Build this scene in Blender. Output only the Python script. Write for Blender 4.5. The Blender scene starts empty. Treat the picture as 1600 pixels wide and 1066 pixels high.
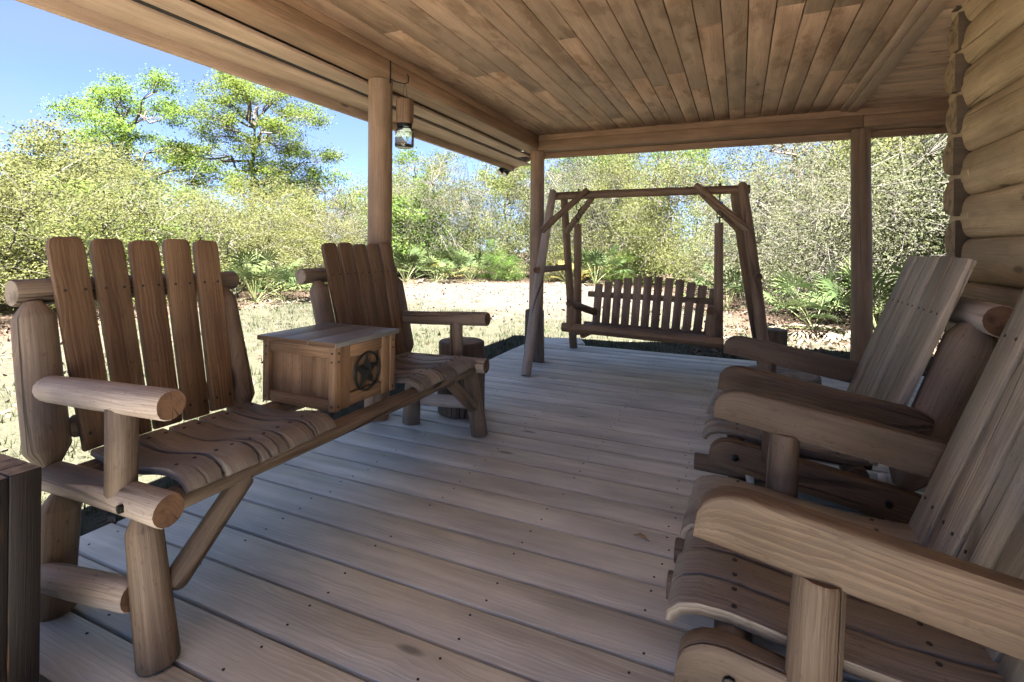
import bpy, math, random
import numpy as np
from mathutils import Vector, Matrix, noise
R = math.radians
random.seed(7)
scene = bpy.context.scene
COL = scene.collection

# ------------------------------------------------------------------ camera
YAW, ROLL, F = R(23.9), R(.65), 804.4
cam_d = bpy.data.cameras.new('camera'); cam = bpy.data.objects.new('camera', cam_d); COL.objects.link(cam)
c, s = math.cos(YAW), math.sin(YAW)
r0 = Vector((c, s, 0)); fw = Vector((-s, c, 0)); up = Vector((0, 0, 1))
rx = r0*math.cos(ROLL)+up*math.sin(ROLL); ux = up*math.cos(ROLL)-r0*math.sin(ROLL)
m = Matrix((rx, ux, -fw)).transposed().to_4x4(); m.translation = Vector((0, 0, 1.1))
cam.matrix_world = m
cam_d.sensor_width = 36; cam_d.lens = 36*F/1600; cam_d.shift_y = -(533-387.4)/1600
cam_d.clip_start = .05; cam_d.clip_end = 2000
scene.camera = cam

# ------------------------------------------------------------------ light
SUN_EL, SUN_AZ = R(65), R(-72)          # azimuth measured from +X towards +Y
sd = Vector((math.cos(SUN_EL)*math.cos(SUN_AZ), math.cos(SUN_EL)*math.sin(SUN_AZ), math.sin(SUN_EL)))
ld = bpy.data.lights.new('sun', 'SUN'); lo = bpy.data.objects.new('sun', ld); COL.objects.link(lo)
ld.energy = 5.0; ld.angle = R(.5); ld.color = (1, .955, .89)
lo.rotation_euler = sd.to_track_quat('Z', 'Y').to_euler(); lo.location = (6, -4, 9)
w = bpy.data.worlds.new('World'); scene.world = w; w.use_nodes = True
wn = w.node_tree
sky = wn.nodes.new('ShaderNodeTexSky'); sky.sky_type = 'NISHITA'; sky.sun_disc = False
sky.sun_elevation = SUN_EL; sky.sun_rotation = math.pi/2 - SUN_AZ
sky.air_density = .45; sky.dust_density = .1; sky.ozone_density = 4.0
tcw = wn.nodes.new('ShaderNodeTexCoord'); mp = wn.nodes.new('ShaderNodeMapping'); mp.inputs['Scale'].default_value = (1, 1, 3.2)
nzw = wn.nodes.new('ShaderNodeTexNoise'); nzw.inputs['Scale'].default_value = 2.6; nzw.inputs['Detail'].default_value = 6; nzw.inputs['Distortion'].default_value = .6
mrw = wn.nodes.new('ShaderNodeMapRange'); mrw.inputs['From Min'].default_value = .38; mrw.inputs['From Max'].default_value = .72; mrw.inputs['To Min'].default_value = .22; mrw.inputs['To Max'].default_value = .62
tnt = wn.nodes.new('ShaderNodeMix'); tnt.data_type = 'RGBA'; tnt.blend_type = 'MULTIPLY'; tnt.inputs[0].default_value = 1; tnt.inputs[7].default_value = (.5, .5, .56, 1)
mxw = wn.nodes.new('ShaderNodeMix'); mxw.data_type = 'RGBA'; mxw.inputs[7].default_value = (.66, .80, 1.08, 1)
wn.links.new(tcw.outputs['Generated'], mp.inputs[0]); wn.links.new(mp.outputs[0], nzw.inputs['Vector']); wn.links.new(nzw.outputs[0], mrw.inputs['Value'])
wn.links.new(sky.outputs[0], tnt.inputs[6]); wn.links.new(mrw.outputs[0], mxw.inputs[0]); wn.links.new(tnt.outputs[2], mxw.inputs[6])
wn.links.new(mxw.outputs[2], wn.nodes['Background'].inputs[0]); wn.nodes['Background'].inputs[1].default_value = .05

# ------------------------------------------------------------------ node helpers
class NT:
    def __init__(s, name):
        s.m = bpy.data.materials.new(name); s.m.use_nodes = True; s.t = s.m.node_tree
        s.b = s.t.nodes['Principled BSDF']
    def n(s, typ, ins=None, **pr):
        x = s.t.nodes.new('ShaderNode'+typ)
        for k, v in pr.items(): setattr(x, k, v)
        for k, v in (ins or {}).items(): s.set(x.inputs[k], v)
        return x
    def set(s, sock, v):
        if isinstance(v, bpy.types.NodeSocket): s.t.links.new(v, sock)
        elif isinstance(v, bpy.types.Node): s.t.links.new(v.outputs[0], sock)
        else:
            if isinstance(v, tuple) and len(v) == 3 and sock.type == 'RGBA': v = v+(1,)
            sock.default_value = v
    def math(s, op, a, b=0., c=None, clamp=False):
        x = s.n('Math', operation=op, use_clamp=clamp); s.set(x.inputs[0], a); s.set(x.inputs[1], b)
        if c is not None: s.set(x.inputs[2], c)
        return x.outputs[0]
    def mix(s, f, a, b, blend='MIX'):
        x = s.n('Mix', data_type='RGBA', blend_type=blend); s.set(x.inputs[0], f); s.set(x.inputs[6], a); s.set(x.inputs[7], b)
        return x.outputs[2]
    def noise(s, vec, scale, detail=3., rough=.55, dist=0.):
        return s.n('TexNoise', {'Vector': vec, 'Scale': scale, 'Detail': detail, 'Roughness': rough, 'Distortion': dist}).outputs[0]
    def ss(s, v, a, b, lo=0., hi=1.):
        x = s.n('MapRange', {'Value': v, 'From Min': a, 'From Max': b, 'To Min': lo, 'To Max': hi}, interpolation_type='SMOOTHSTEP'); return x.outputs[0]
    def out(s, col, rough, bump=None, dist=.003, strength=1., spec=.4):
        s.set(s.b.inputs['Base Color'], col); s.set(s.b.inputs['Roughness'], rough); s.b.inputs['Specular IOR Level'].default_value = spec
        if bump is not None:
            bp = s.n('Bump', {'Height': bump, 'Strength': strength, 'Distance': dist}); s.set(s.b.inputs['Normal'], bp)
        return s.m

def wood(name, dark, light, stain, rough=.7, grain=1., bump=.6, blotch=.5, knots=.35, var=.18, grey=None, greyamt=0., spec=.3, lines=.5, crack=0., tone=.22, bscale=1., bcut=(.5, .72)):
    t = NT(name)
    uv = t.n('UVMap', uv_map='UVMap'); at = t.n('Attribute', attribute_name='rnd')
    sp = t.n('SeparateXYZ', {0: uv}); u, v = sp.outputs[0], sp.outputs[1]; rn = at.outputs['Fac']
    rz = t.math('MULTIPLY', rn, 57.)
    def vec(a, b, vv=None): return t.n('CombineXYZ', {0: t.math('MULTIPLY', u, a), 1: t.math('MULTIPLY', vv if vv is not None else v, b), 2: rz}).outputs[0]
    warp = t.noise(vec(1.6, 7), 1., 2.)
    v2 = t.math('ADD', v, t.math('MULTIPLY', t.math('SUBTRACT', warp, .5), .035))
    vor = t.n('TexVoronoi', {'Vector': vec(2.1, 6.5), 'Scale': 1.}, feature='F1')
    kd = vor.outputs['Distance']; keep = t.math('GREATER_THAN', t.n('SeparateColor', {0: vor.outputs['Color']}).outputs[0], 1-knots)
    kn = t.math('MULTIPLY', t.ss(kd, .13, .05), keep)
    halo = t.math('MULTIPLY', t.ss(kd, .42, .1), keep)
    v3 = t.math('ADD', v2, t.math('MULTIPLY', halo, .025))
    ringp = t.n('TexWave', {'Vector': vec(.35, 1., v3), 'Scale': 21., 'Distortion': 7., 'Detail': 2., 'Detail Scale': .7}, wave_type='BANDS', bands_direction='Y', wave_profile='SAW').outputs['Fac']
    ringp = t.math('MULTIPLY', ringp, t.ss(t.noise(vec(.8, 6.), 1., 2.), .4, .66))
    fine = t.noise(vec(5., 240., v3), 1., 3., .6)
    band = t.noise(vec(.9, 22., v3), 1., 3.)
    f = t.math('ADD', t.math('MULTIPLY', band, .5), t.math('ADD', t.math('MULTIPLY', fine, .5), t.math('MULTIPLY', ringp, -.3*lines)))
    f = t.ss(f, .30, .68)
    lowt = t.ss(t.noise(vec(1.5, 4.5), 1., 3., .6), .3, .7, 1-tone, 1+tone*.7)
    speck = t.ss(t.noise(vec(45., 90.), 1., 2., .5), .62, .72)
    col = t.mix(t.math('MULTIPLY', f, grain), dark, light) if grain <= 1 else t.mix(f, dark, light)
    bl = t.ss(t.noise(vec(2.2*bscale, 5.5*bscale), 1., 4., .62, .3), bcut[0], bcut[1])
    col = t.mix(t.math('MULTIPLY', bl, blotch), col, stain)
    if grey:
        g = t.ss(t.noise(vec(1.3, 4.), 1., 5., .6), .35, .65)
        col = t.mix(t.math('MULTIPLY', g, greyamt), col, grey)
    kcol = tuple(x*.35 for x in dark)
    col = t.mix(t.math('MULTIPLY', speck, .45), col, stain)
    col = t.mix(t.math('MULTIPLY', halo, .35), col, dark)
    col = t.mix(t.math('MULTIPLY', kn, .85), col, kcol)
    br = t.math('MULTIPLY', lowt, t.math('ADD', t.math('MULTIPLY', t.math('FRACT', t.math('MULTIPLY', rn, 7.31)), 2*var), 1-var))
    h = t.math('ADD', t.math('MULTIPLY', fine, .5), t.math('ADD', t.math('MULTIPLY', ringp, -.8*lines), t.math('MULTIPLY', band, .5)))
    if crack:
        ck = t.n('TexVoronoi', {'Vector': vec(.55, 9., v2), 'Scale': 1.}, feature='DISTANCE_TO_EDGE').outputs[0]
        ckm = t.math('MULTIPLY', t.ss(ck, .03, .008), t.ss(t.noise(vec(1.1, 6.), 1., 1.), .5, .62))
        col = t.mix(t.math('MULTIPLY', ckm, crack), col, tuple(x*.2 for x in dark)); h = t.math('SUBTRACT', h, t.math('MULTIPLY', ckm, 1.5))
    col = t.mix(1., col, t.n('CombineColor', {0: br, 1: br, 2: br}).outputs[0], 'MULTIPLY')
    h = t.math('SUBTRACT', h, t.math('MULTIPLY', kn, .6))
    rr = t.math('ADD', t.math('MULTIPLY', fine, .2), rough-.1)
    return t.out(col, rr, h, .004, bump, spec)

def endgrain(name, dark, light, rough=.8):
    t = NT(name)
    uv = t.n('UVMap', uv_map='UVMap'); at = t.n('Attribute', attribute_name='rnd'); rz = t.math('MULTIPLY', at.outputs['Fac'], 31.)
    sp = t.n('SeparateXYZ', {0: uv}); pos = t.n('CombineXYZ', {0: sp.outputs[0], 1: sp.outputs[1], 2: rz}).outputs[0]
    nz = t.noise(pos, 14., 3.)
    d = t.math('SQRT', t.math('ADD', t.math('POWER', t.math('ADD', sp.outputs[0], .012), 2.), t.math('POWER', t.math('SUBTRACT', sp.outputs[1], .009), 2.)))
    d = t.math('ADD', d, t.math('MULTIPLY', nz, .035))
    ring = t.math('SINE', t.math('MULTIPLY', d, 620.))
    rad = t.noise(t.n('CombineXYZ', {0: t.math('MULTIPLY', t.math('ARCTAN2', sp.outputs[0], sp.outputs[1]), 3.), 1: t.math('MULTIPLY', d, 4.), 2: rz}).outputs[0], 1.6, 3.)
    col = t.mix(t.math('MULTIPLY_ADD', t.ss(ring, -.6, .9), .12, t.math('MULTIPLY', nz, .8)), dark, light)
    col = t.mix(t.ss(t.noise(pos, 22., 4.), .42, .7), col, tuple(x*.6 for x in dark))
    ck = t.ss(rad, .66, .72); col = t.mix(t.math('MULTIPLY', ck, .8), col, tuple(x*.15 for x in dark))
    return t.out(col, rough, t.math('SUBTRACT', ring, t.math('MULTIPLY', ck, 4.)), .001, .12, .2)

def plain(name, col, rough=.6, metal=0., nscale=30., var=.3, bump=.2):
    t = NT(name); g = t.n('NewGeometry').outputs['Position']
    nz = t.noise(g, nscale, 3.)
    cc = t.mix(nz, tuple(x*(1-var) for x in col), tuple(min(1, x*(1+var)) for x in col))
    t.b.inputs['Metallic'].default_value = metal
    return t.out(cc, rough, nz, .002, bump)

M = {}
M['deck'] = wood('deck_paint', (0.362, 0.344, 0.297), (0.526, 0.514, 0.453), (0.376, 0.350, 0.294), rough=.58, bump=1., blotch=0.35, knots=.25, var=0.07, spec=.4, lines=0.9, bcut=(.45, .7))
M['ceil'] = wood('ceiling_stain', (0.275, 0.172, 0.108), (0.43, 0.285, 0.188), (0.165, 0.088, 0.045), rough=.6, bump=.3, blotch=0.7, knots=.4, var=0.06, lines=.4, bscale=1.2, bcut=(.50, .66))
M['beam'] = wood('beam_stain', (0.173, 0.101, 0.056), (0.313, 0.196, 0.119), (0.140, 0.079, 0.043), rough=.65, bump=.35, blotch=.3, knots=.12, var=.04, lines=.35)
M['post'] = wood('post_stain', (0.163, 0.101, 0.059), (0.273, 0.184, 0.118), (0.128, 0.077, 0.045), rough=.6, bump=.35, blotch=.3, knots=.1, var=.04, lines=.3, crack=.5)
M['soffit'] = wood('soffit_stain', (0.3, 0.2, 0.135), (0.43, 0.305, 0.215), (0.22, 0.14, 0.085), rough=.65, bump=.25, blotch=.35, knots=.18, var=.05, lines=.3)
M['wall'] = wood('wall_log_stain', (0.280, 0.197, 0.107), (0.451, 0.333, 0.197), (0.178, 0.113, 0.059), rough=.65, bump=0.55, blotch=.5, knots=0.25, var=.08, lines=.5, crack=0.55, bcut=(.55, .75))
M['logflat_shaded'] = wood('sawn_log_face_shaded', (.050, .035, .022), (.085, .060, .039), (.045, .031, .02), rough=.8, bump=.3, blotch=.4, knots=.1, var=.06, lines=.2)  # recess shade put into the colour of the corner logs' flat faces
M['warm'] = wood('warm_cedar', (0.080, 0.042, 0.022), (0.194, 0.124, 0.072), (0.058, 0.031, 0.016), rough=.62, bump=.65, blotch=.4, knots=.3, var=.14, lines=.5)
M['log'] = wood('peeled_log', (0.072, 0.044, 0.027), (0.172, 0.125, 0.087), (0.041, 0.022, 0.012), rough=.65, bump=.8, blotch=.5, knots=.25, var=0.07, grey=(0.148, 0.130, 0.112), greyamt=.3, lines=.25, crack=.9)
M['greylog'] = wood('weathered_log', (0.162, 0.121, 0.092), (0.331, 0.272, 0.225), (0.122, 0.075, 0.046), rough=.68, bump=.75, blotch=.4, knots=.25, var=.06, grey=(0.347, 0.310, 0.285), greyamt=.5, lines=.25, crack=.8)
M['seat'] = wood('weathered_slat', (0.081, 0.060, 0.046), (0.227, 0.194, 0.164), (0.056, 0.038, 0.027), rough=.5, bump=.9, blotch=.45, knots=.25, var=.12, grey=(0.219, 0.204, 0.190), greyamt=.35, lines=.9, crack=.5, spec=.45)
M['chair'] = wood('weathered_pine', (0.053, 0.032, 0.019), (0.124, 0.088, 0.059), (0.042, 0.023, 0.012), rough=.62, bump=.9, blotch=0.55, knots=.25, var=0.05, grey=(0.119, 0.098, 0.083), greyamt=.35, lines=.7, crack=.5)
M['chairback'] = wood('silvered_pine', (0.128, 0.098, 0.070), (0.295, 0.250, 0.197), (0.093, 0.063, 0.042), rough=.62, bump=.9, blotch=.35, knots=.3, var=.13, grey=(0.279, 0.263, 0.232), greyamt=.4, lines=.8, crack=.4)
M['swing'] = wood('swing_log', (0.109, 0.060, 0.031), (0.231, 0.146, 0.084), (0.065, 0.035, 0.018), rough=.65, bump=.7, blotch=.4, knots=.25, var=.1, grey=(0.209, 0.180, 0.141), greyamt=.25, lines=.3, crack=.7)
M['swingslat'] = wood('swing_slat', (0.115, 0.075, 0.05), (0.29, 0.21, 0.155), (0.08, 0.05, 0.033), rough=.7, bump=.5, blotch=.5, knots=.2, var=.14, lines=.7)
M['stump'] = wood('stump_bark', (0.060, 0.040, 0.027), (0.160, 0.120, 0.088), (0.036, 0.024, 0.016), rough=.85, bump=.9, blotch=.5, knots=.1, var=.08, lines=.6, crack=1.)
M['crate'] = wood('crate_cedar', (0.138, 0.077, 0.039), (0.298, 0.188, 0.108), (0.088, 0.047, 0.025), rough=.62, bump=.55, blotch=.35, knots=.25, var=.13, lines=.45)
M['lid'] = wood('crate_lid_grey', (.12, .115, .112), (.20, .195, .19), (.09, .085, .08), rough=.42, bump=.3, blotch=.4, knots=.1, var=.05, lines=.4, spec=.5)
M['charred'] = wood('charred_timber', (0.066, 0.027, 0.009), (0.132, 0.056, 0.020), (0.006, 0.004, 0.004), rough=.6, bump=.5, blotch=1., knots=.05, var=.2, lines=.4, bscale=.55, bcut=(.40, .47))
M['bark'] = wood('tree_bark', (.05, .042, .034), (.12, .10, .085), (.035, .03, .025), rough=.9, bump=.9, blotch=.5, knots=.2, var=.15, lines=.3)
M['palebark'] = wood('pale_bark', (0.051, 0.047, 0.040), (0.102, 0.093, 0.081), (0.042, 0.036, 0.030), rough=.9, bump=.6, blotch=.4, knots=.2, var=.1, lines=.2)
M['end'] = endgrain('cut_end', (.085, .046, .027), (.125, .072, .043))
M['endgrey'] = endgrain('cut_end_grey', (.17, .135, .10), (.27, .22, .175))
M['endlight'] = endgrain('cut_end_light', (.22, .15, .085), (.34, .25, .15))
M['dark'] = plain('dark_metal', (.02, .019, .018), .45, .7)
M['bronze'] = plain('star_bronze', (.022, .024, .024), .4, .5, 60)
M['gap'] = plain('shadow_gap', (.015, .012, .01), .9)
M['nail'] = plain('nail_head', (.02, .017, .015), .7)
M['bracket'] = plain('galvanised_strap', (.5, .5, .48), .45, .6)
M['concrete'] = plain('pale_concrete', (.45, .41, .35), .9, 0, 9)
M['shingle'] = plain('roof_shingle', (.09, .08, .07), .9)
def glass():
    t = NT('jar_glass'); t.b.inputs['Transmission Weight'].default_value = 1; t.b.inputs['Roughness'].default_value = .02
    t.b.inputs['Base Color'].default_value = (.85, .93, .97, 1); t.b.inputs['IOR'].default_value = 1.45; return t.m
M['glass'] = glass()

# ------------------------------------------------------------------ mesh builder
class MB:
    def __init__(s): s.v = []; s.f = []; s.uv = []; s.mi = []; s.rn = []; s.mats = []
    def mat(s, name):
        if name not in s.mats: s.mats.append(name)
        return s.mats.index(name)
    def face(s, idx, uvs, mi, rn): s.f.append(idx); s.uv.append(uvs); s.mi.append(mi); s.rn.append(rn)
    def sweep(s, pts, secs, side=None, mat='log', cap=None, jitter=0., seed=None, rn=None, tdir=None):
        """pts: path; secs: one closed section (list of (x,y)) per path point; x along `side`."""
        rn = random.random() if rn is None else rn; seed = rn*100 if seed is None else seed
        mi = s.mat(mat); ci = s.mat(cap) if cap else mi
        P = [Vector(p) for p in pts]; n = len(P); k = len(secs[0]); rings = []
        T = []
        for i in range(n):
            a = P[max(0, i-1)]; b = P[min(n-1, i+1)]; T.append((b-a).normalized() if tdir is None else Vector(tdir).normalized())
        if side is None:
            side = Vector((0, 0, 1)) if abs(T[0].z) < .8 else Vector((0, 1, 0))
            side = T[0].cross(side).normalized()
        side = Vector(side); L = 0; us = []; u0 = rn*13
        for i in range(n):
            if i: L += (P[i]-P[i-1]).length
            us.append(L+u0)
            x = (side-T[i]*side.dot(T[i])).normalized(); y = T[i].cross(x)
            ring = []
            for j, (a, b) in enumerate(secs[i]):
                q = 1.
                if jitter:
                    an = 2*math.pi*j/k
                    q = 1+jitter*noise.noise((us[i]*4, math.cos(an)*1.1+seed, math.sin(an)*1.1))
                ring.append(len(s.v)); s.v.append(P[i]+x*a*q+y*b*q)
            rings.append(ring)
        vs = [0.]
        bs = max(secs, key=lambda q: sum(abs(a)+abs(b) for a, b in q))
        for j in range(k):
            a = bs[j]; b = bs[(j+1) % k]; vs.append(vs[-1]+math.hypot(b[0]-a[0], b[1]-a[1]))
        v0 = rn*7
        for i in range(n-1):
            for j in range(k):
                j2 = (j+1) % k
                s.face([rings[i][j], rings[i][j2], rings[i+1][j2], rings[i+1][j]],
                       [(us[i], vs[j]+v0), (us[i], vs[j+1]+v0), (us[i+1], vs[j+1]+v0), (us[i+1], vs[j]+v0)], mi, rn)
        s.face(rings[0][::-1], [secs[0][j] for j in range(k)][::-1], ci, rn)
        s.face(rings[-1], [secs[-1][j] for j in range(k)], ci, rn)
    def log(s, a, b, r0, r1=None, ends=('cut', 'cut'), mat='log', cap='end', seg=16, jit=.07, squash=(1, 1), side=None, bow=0., rn=None, sec=None, step=.09):
        """tapered round timber from a to b; ends: cut / round / cone / chop."""
        a, b = Vector(a), Vector(b); r1 = r0 if r1 is None else r1; L = (b-a).length
        ts = []; cone = {'cone': 1, 'cut': 0, 'round': 0}
        def endprof(kind, r):
            if kind == 'cut': return [(0, .93), (.006, 1)]
            if kind == 'round': return [(0, .35), (r*.1, .6), (r*.3, .82), (r*.65, .96), (r*1.0, 1)]
            if kind == 'bullet': return [(0, .3), (r*.2, .6), (r*.6, .82), (r*1.2, .95), (r*2., 1)]
            if kind == 'cone': return [(0, .42), (r*.9, .97), (r*1.0, 1)]
            if kind == 'chop': return [(0, .62), (r*.75, .97), (r*.9, 1)]
        e0 = endprof(ends[0], r0); e1 = endprof(ends[1], r1)
        pr = [(x/L, q) for x, q in e0]
        x0, x1 = e0[-1][0], L-e1[-1][0]; nm = max(1, int((x1-x0)/step))
        pr += [((x0+(x1-x0)*i/nm)/L, 1) for i in range(1, nm)]
        pr += [((L-x)/L, q) for x, q in reversed(e1)]
        base = sec or [(math.cos(2*math.pi*j/seg), math.sin(2*math.pi*j/seg)) for j in range(seg)]
        pts, secs = [], []; d = (b-a)
        off = Vector((random.uniform(-1, 1), random.uniform(-1, 1), random.uniform(-1, 1)))*bow
        for t, q in pr:
            pts.append(a+d*t+off*math.sin(math.pi*t)); r = (r0+(r1-r0)*t)*q
            secs.append([(x*r*squash[0], y*r*squash[1]) for x, y in base])
        s.sweep(pts, secs, side, mat, cap, jit, None, rn)
    def plank(s, pts, w, t, side, mat='warm', cap='end', bev=.004, ends=None, jit=0., rn=None):
        """flat board along path pts; w along side, t across. ends: list of (path fraction, width scale)."""
        if len(pts) == 2:
            a, b = Vector(pts[0]), Vector(pts[1]); L = (b-a).length
            tt = [0, bev/L, 1-bev/L, 1] if not ends else sorted(set([0, bev/L]+[e[0] for e in ends]+[1-bev/L, 1]))
            P = [a+(b-a)*x for x in tt]; sc = []
            for x in tt:
                q = 1.
                if ends:
                    for (e0, q0), (e1, q1) in zip(ends, ends[1:]):
                        if e0 <= x <= e1: q = q0+(q1-q0)*(x-e0)/max(1e-9, e1-e0)
                sc.append(q)
            edge = [0, len(P)-1]
        else:
            P = [Vector(p) for p in pts]; sc = [1]*len(P); edge = [0, len(P)-1]
        secs = []
        for i in range(len(P)):
            hw, ht = w/2*sc[i], t/2; bb = bev
            if i in edge: hw -= bev*.6; ht -= bev*.6
            secs.append([(hw, -ht+bb), (hw, ht-bb), (hw-bb*.3, ht-bb*.3), (hw-bb, ht), (-hw+bb, ht), (-hw+bb*.3, ht-bb*.3), (-hw, ht-bb), (-hw, -ht+bb), (-hw+bb*.3, -ht+bb*.3), (-hw+bb, -ht), (hw-bb, -ht), (hw-bb*.3, -ht+bb*.3)])
        s.sweep(P, secs, side, mat, cap, jit, None, rn)
    def disc(s, p, nrm, r, h, mat, seg=8):
        p, nrm = Vector(p), Vector(nrm).normalized()
        s.sweep([p-nrm*h*.5, p+nrm*h*.4, p+nrm*h*.5], [[(q*math.cos(2*math.pi*j/seg), q*math.sin(2*math.pi*j/seg)) for j in range(seg)] for q in (r, r, r*.8)], None, mat)
    def wire(s, pts, r, mat='dark', seg=6): s.sweep(pts, [[(r*math.cos(2*math.pi*j/seg), r*math.sin(2*math.pi*j/seg)) for j in range(seg)]]*len(pts), None, mat)
    def build(s, name, parent=None, origin=(0, 0, 0), sharp=38):
        o0 = Vector(origin); me = bpy.data.meshes.new(name)
        me.from_pydata([tuple(Vector(v)-o0) for v in s.v], [], s.f); me.update()
        for x in s.mats: me.materials.append(M[x])
        me.polygons.foreach_set('material_index', s.mi); me.polygons.foreach_set('use_smooth', [True]*len(s.f))
        uvl = me.uv_layers.new(name='UVMap'); uvl.data.foreach_set('uv', [c for q in s.uv for p in q for c in p])
        at = me.attributes.new('rnd', 'FLOAT', 'FACE'); at.data.foreach_set('value', s.rn)
        me.set_sharp_from_angle(angle=R(sharp))
        ob = bpy.data.objects.new(name, me); COL.objects.link(ob)
        if parent: ob.parent = parent
        else: ob.location = o0
        return ob

def tag(o, label=None, cat=None, group=None, kind=None):
    for k, v in (('label', label), ('category', cat), ('group', group), ('kind', kind)):
        if v: o[k] = v
    return o
def empty(name, loc, label=None, cat=None, group=None):
    o = bpy.data.objects.new(name, None); o.location = loc; o.empty_display_size = .2; COL.objects.link(o); return tag(o, label, cat, group)
def copy_tree(o, parent=None):
    q = o.copy(); COL.objects.link(q)
    if parent: q.parent = parent
    for ch in [x for x in bpy.data.objects if x.parent == o and x is not q]: copy_tree(ch, q)
    return q
def part(root, name, fn, parent=None, **k):
    b = MB(); fn(b); return b.build(name, parent or root, root.location, **k)
def V(*a): return Vector(a)
GZ = -.25

# ------------------------------------------------------------------ deck
def deck():
    b = MB(); p = .1713; y0 = 1.226
    for k in range(-44, 27):  # boards run on out of view, extended to bounce sunlight into the porch
        y = y0+p*k+p/2
        if y > 5.62: break
        cuts = [-2.25, random.choice([7.5, 7.5]), 7.5]
        gap = random.uniform(.008, .014)
        dz = random.uniform(-.0015, .0015)
        rn = random.random()
        x = -2.25+random.uniform(-.006, .006)
        b.plank([(x, y, -.019+dz), (7.5, y, -.019+dz)], p-gap, .038, (0, 1, 0), 'deck', 'deck', bev=.005, rn=rn)
        for jx in (-2.16, -1.68, -1.2, -.72, -.24, .24, .72, 1.2):
            if y < -.2 : continue
            for e in (-.045, .045):
                if random.random() < .12: continue
                b.disc((jx+random.uniform(-.02, .02), y+e+random.uniform(-.01, .01), dz+.0005), (0, 0, 1), .0042, .0016, 'nail', 6)
    # joists and rim under the boards
    for jx in (-2.16, -1.2, -.24, .72): b.plank([(jx, -6.3, -.13), (jx, 5.6, -.13)], .04, .17, (1, 0, 0), 'stump', 'stump')
    b.plank([(-2.2, -6.3, -.13), (-2.2, 5.6, -.13)], .035, .18, (1, 0, 0), 'post', 'post')
    b.plank([(-2.2, 5.58, -.13), (7.5, 5.58, -.13)], .035, .18, (0, 1, 0), 'post', 'post')
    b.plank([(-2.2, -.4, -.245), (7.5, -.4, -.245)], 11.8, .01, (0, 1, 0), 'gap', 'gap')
    return tag(b.build('porch_deck'), kind='structure')
deck()

# ------------------------------------------------------------------ cabin
cab = empty('log_cabin', (1.0, 0, 0), 'tan log cabin with covered porch, round posts and plank ceiling', 'cabin')
ZB, ZC = 2.16, 2.316
YB = -.62           # unseen roof end cut short here so the sunlit deck behind bounces fill inward
CP = .1278
def f(b):
    x = .026-CP*16
    while x < .77:
        y = YB+random.uniform(0, .8); y_ = YB
        while y_ < 5.3:
            b.plank([(x+CP/2, y_, ZC+.012), (x+CP/2, min(y, 5.3)-.0008, ZC+.012)], CP-.0045, .022, (1, 0, 0), 'ceil', 'ceil', bev=.006); y_ = y; y += random.uniform(2.4, 5.)
        x += CP
    b.plank([(-.6, YB, ZC+.03), (-.6, 5.3, ZC+.03)], 3.0, .01, (1, 0, 0), 'gap', 'gap')
part(cab, 'porch_ceiling', f)
def f(b):
    y = 3.3
    while y < 5.25:
        b.plank([(.88, y, ZC+.012), (7.3, y, ZC+.012)], CP-.0045, .022, (0, 1, 0), 'ceil', 'ceil', bev=.006); y += CP
    b.plank([(.86, 4.2, ZC+.03), (7.3, 4.2, ZC+.03)], 2.2, .01, (0, 1, 0), 'gap', 'gap')
    y = 3.3-CP
    while y > YB:
        b.plank([(.88, y, ZC+.012), (1.2, y, ZC+.012)], CP-.0045, .022, (0, 1, 0), 'ceil', 'ceil', bev=.006); y -= CP
part(cab, 'side_ceiling', f)
def f(b):
    b.plank([(.798, YB, ZC-.006), (.798, 5.2, ZC-.006)], .056, .014, (1, 0, 0), 'soffit', 'soffit')
    b.plank([(.865, YB, ZC-.010), (.865, 5.2, ZC-.010)], .078, .022, (1, 0, 0), 'soffit', 'soffit')
part(cab, 'ceiling_trim', f)
def f(b):
    b.plank([(-2.095, YB, ZB+.05), (-2.095, 5.195, ZB+.05)], .19, .10, (1, 0, 0), 'beam', 'beam', bev=.014, jit=.01)
    b.plank([(-2.10, YB, ZB+.139), (-2.10, 5.195, ZB+.139)], .18, .076, (1, 0, 0), 'beam', 'beam', bev=.006)
part(cab, 'porch_beam', f)
def f(b):
    b.plank([(-2.19, 5.30, ZB+.05), (.943, 5.30, ZB+.05)], .205, .10, (0, 1, 0), 'beam', 'beam', bev=.008)
    b.plank([(.948, 5.30, ZB+.05), (7.3, 5.30, ZB+.05)], .205, .10, (0, 1, 0), 'beam', 'beam', bev=.008)
    b.plank([(-2.0, 5.29, ZB+.139), (7.3, 5.29, ZB+.139)], .185, .078, (0, 1, 0), 'beam', 'beam', bev=.006)
    b.plank([(-2.19, 5.435, ZB+.055), (7.3, 5.435, ZB+.055)], .22, .038, (0, 0, 1), 'beam', 'beam', bev=.004)
part(cab, 'porch_beam', f)
def f(b):
    b.plank([(-2.272, YB-.1, 2.148), (-2.272, 5.42, 2.148)], .155, .02, (1, 0, 0), 'soffit', 'soffit', bev=.003)
    b.plank([(-2.54, YB-.1, 2.148), (-2.54, 6.02, 2.148)], .245, .02, (1, 0, 0), 'soffit', 'soffit', bev=.003)
sof = part(cab, 'soffit', f)
def f(b):
    b.plank([(-2.384, YB-.1, 2.158), (-2.384, 5.7, 2.158)], .075, .012, (1, 0, 0), 'gap', 'gap', bev=.002)
part(cab, 'soffit_vent', f, parent=sof)
def f(b):
    b.plank([(-2.69, YB-.1, 2.155), (-2.69, 6.07, 2.155)], .145, .04, (0, 0, 1), 'soffit', 'soffit', bev=.004)
    b.plank([(-2.72, YB-.1, 2.21), (-2.72, 6.07, 2.21)], .2, .015, (0, 0, 1), 'soffit', 'soffit', bev=.004)
part(cab, 'fascia', f)
SL = math.tan(R(24)); XR = 3.2
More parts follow.
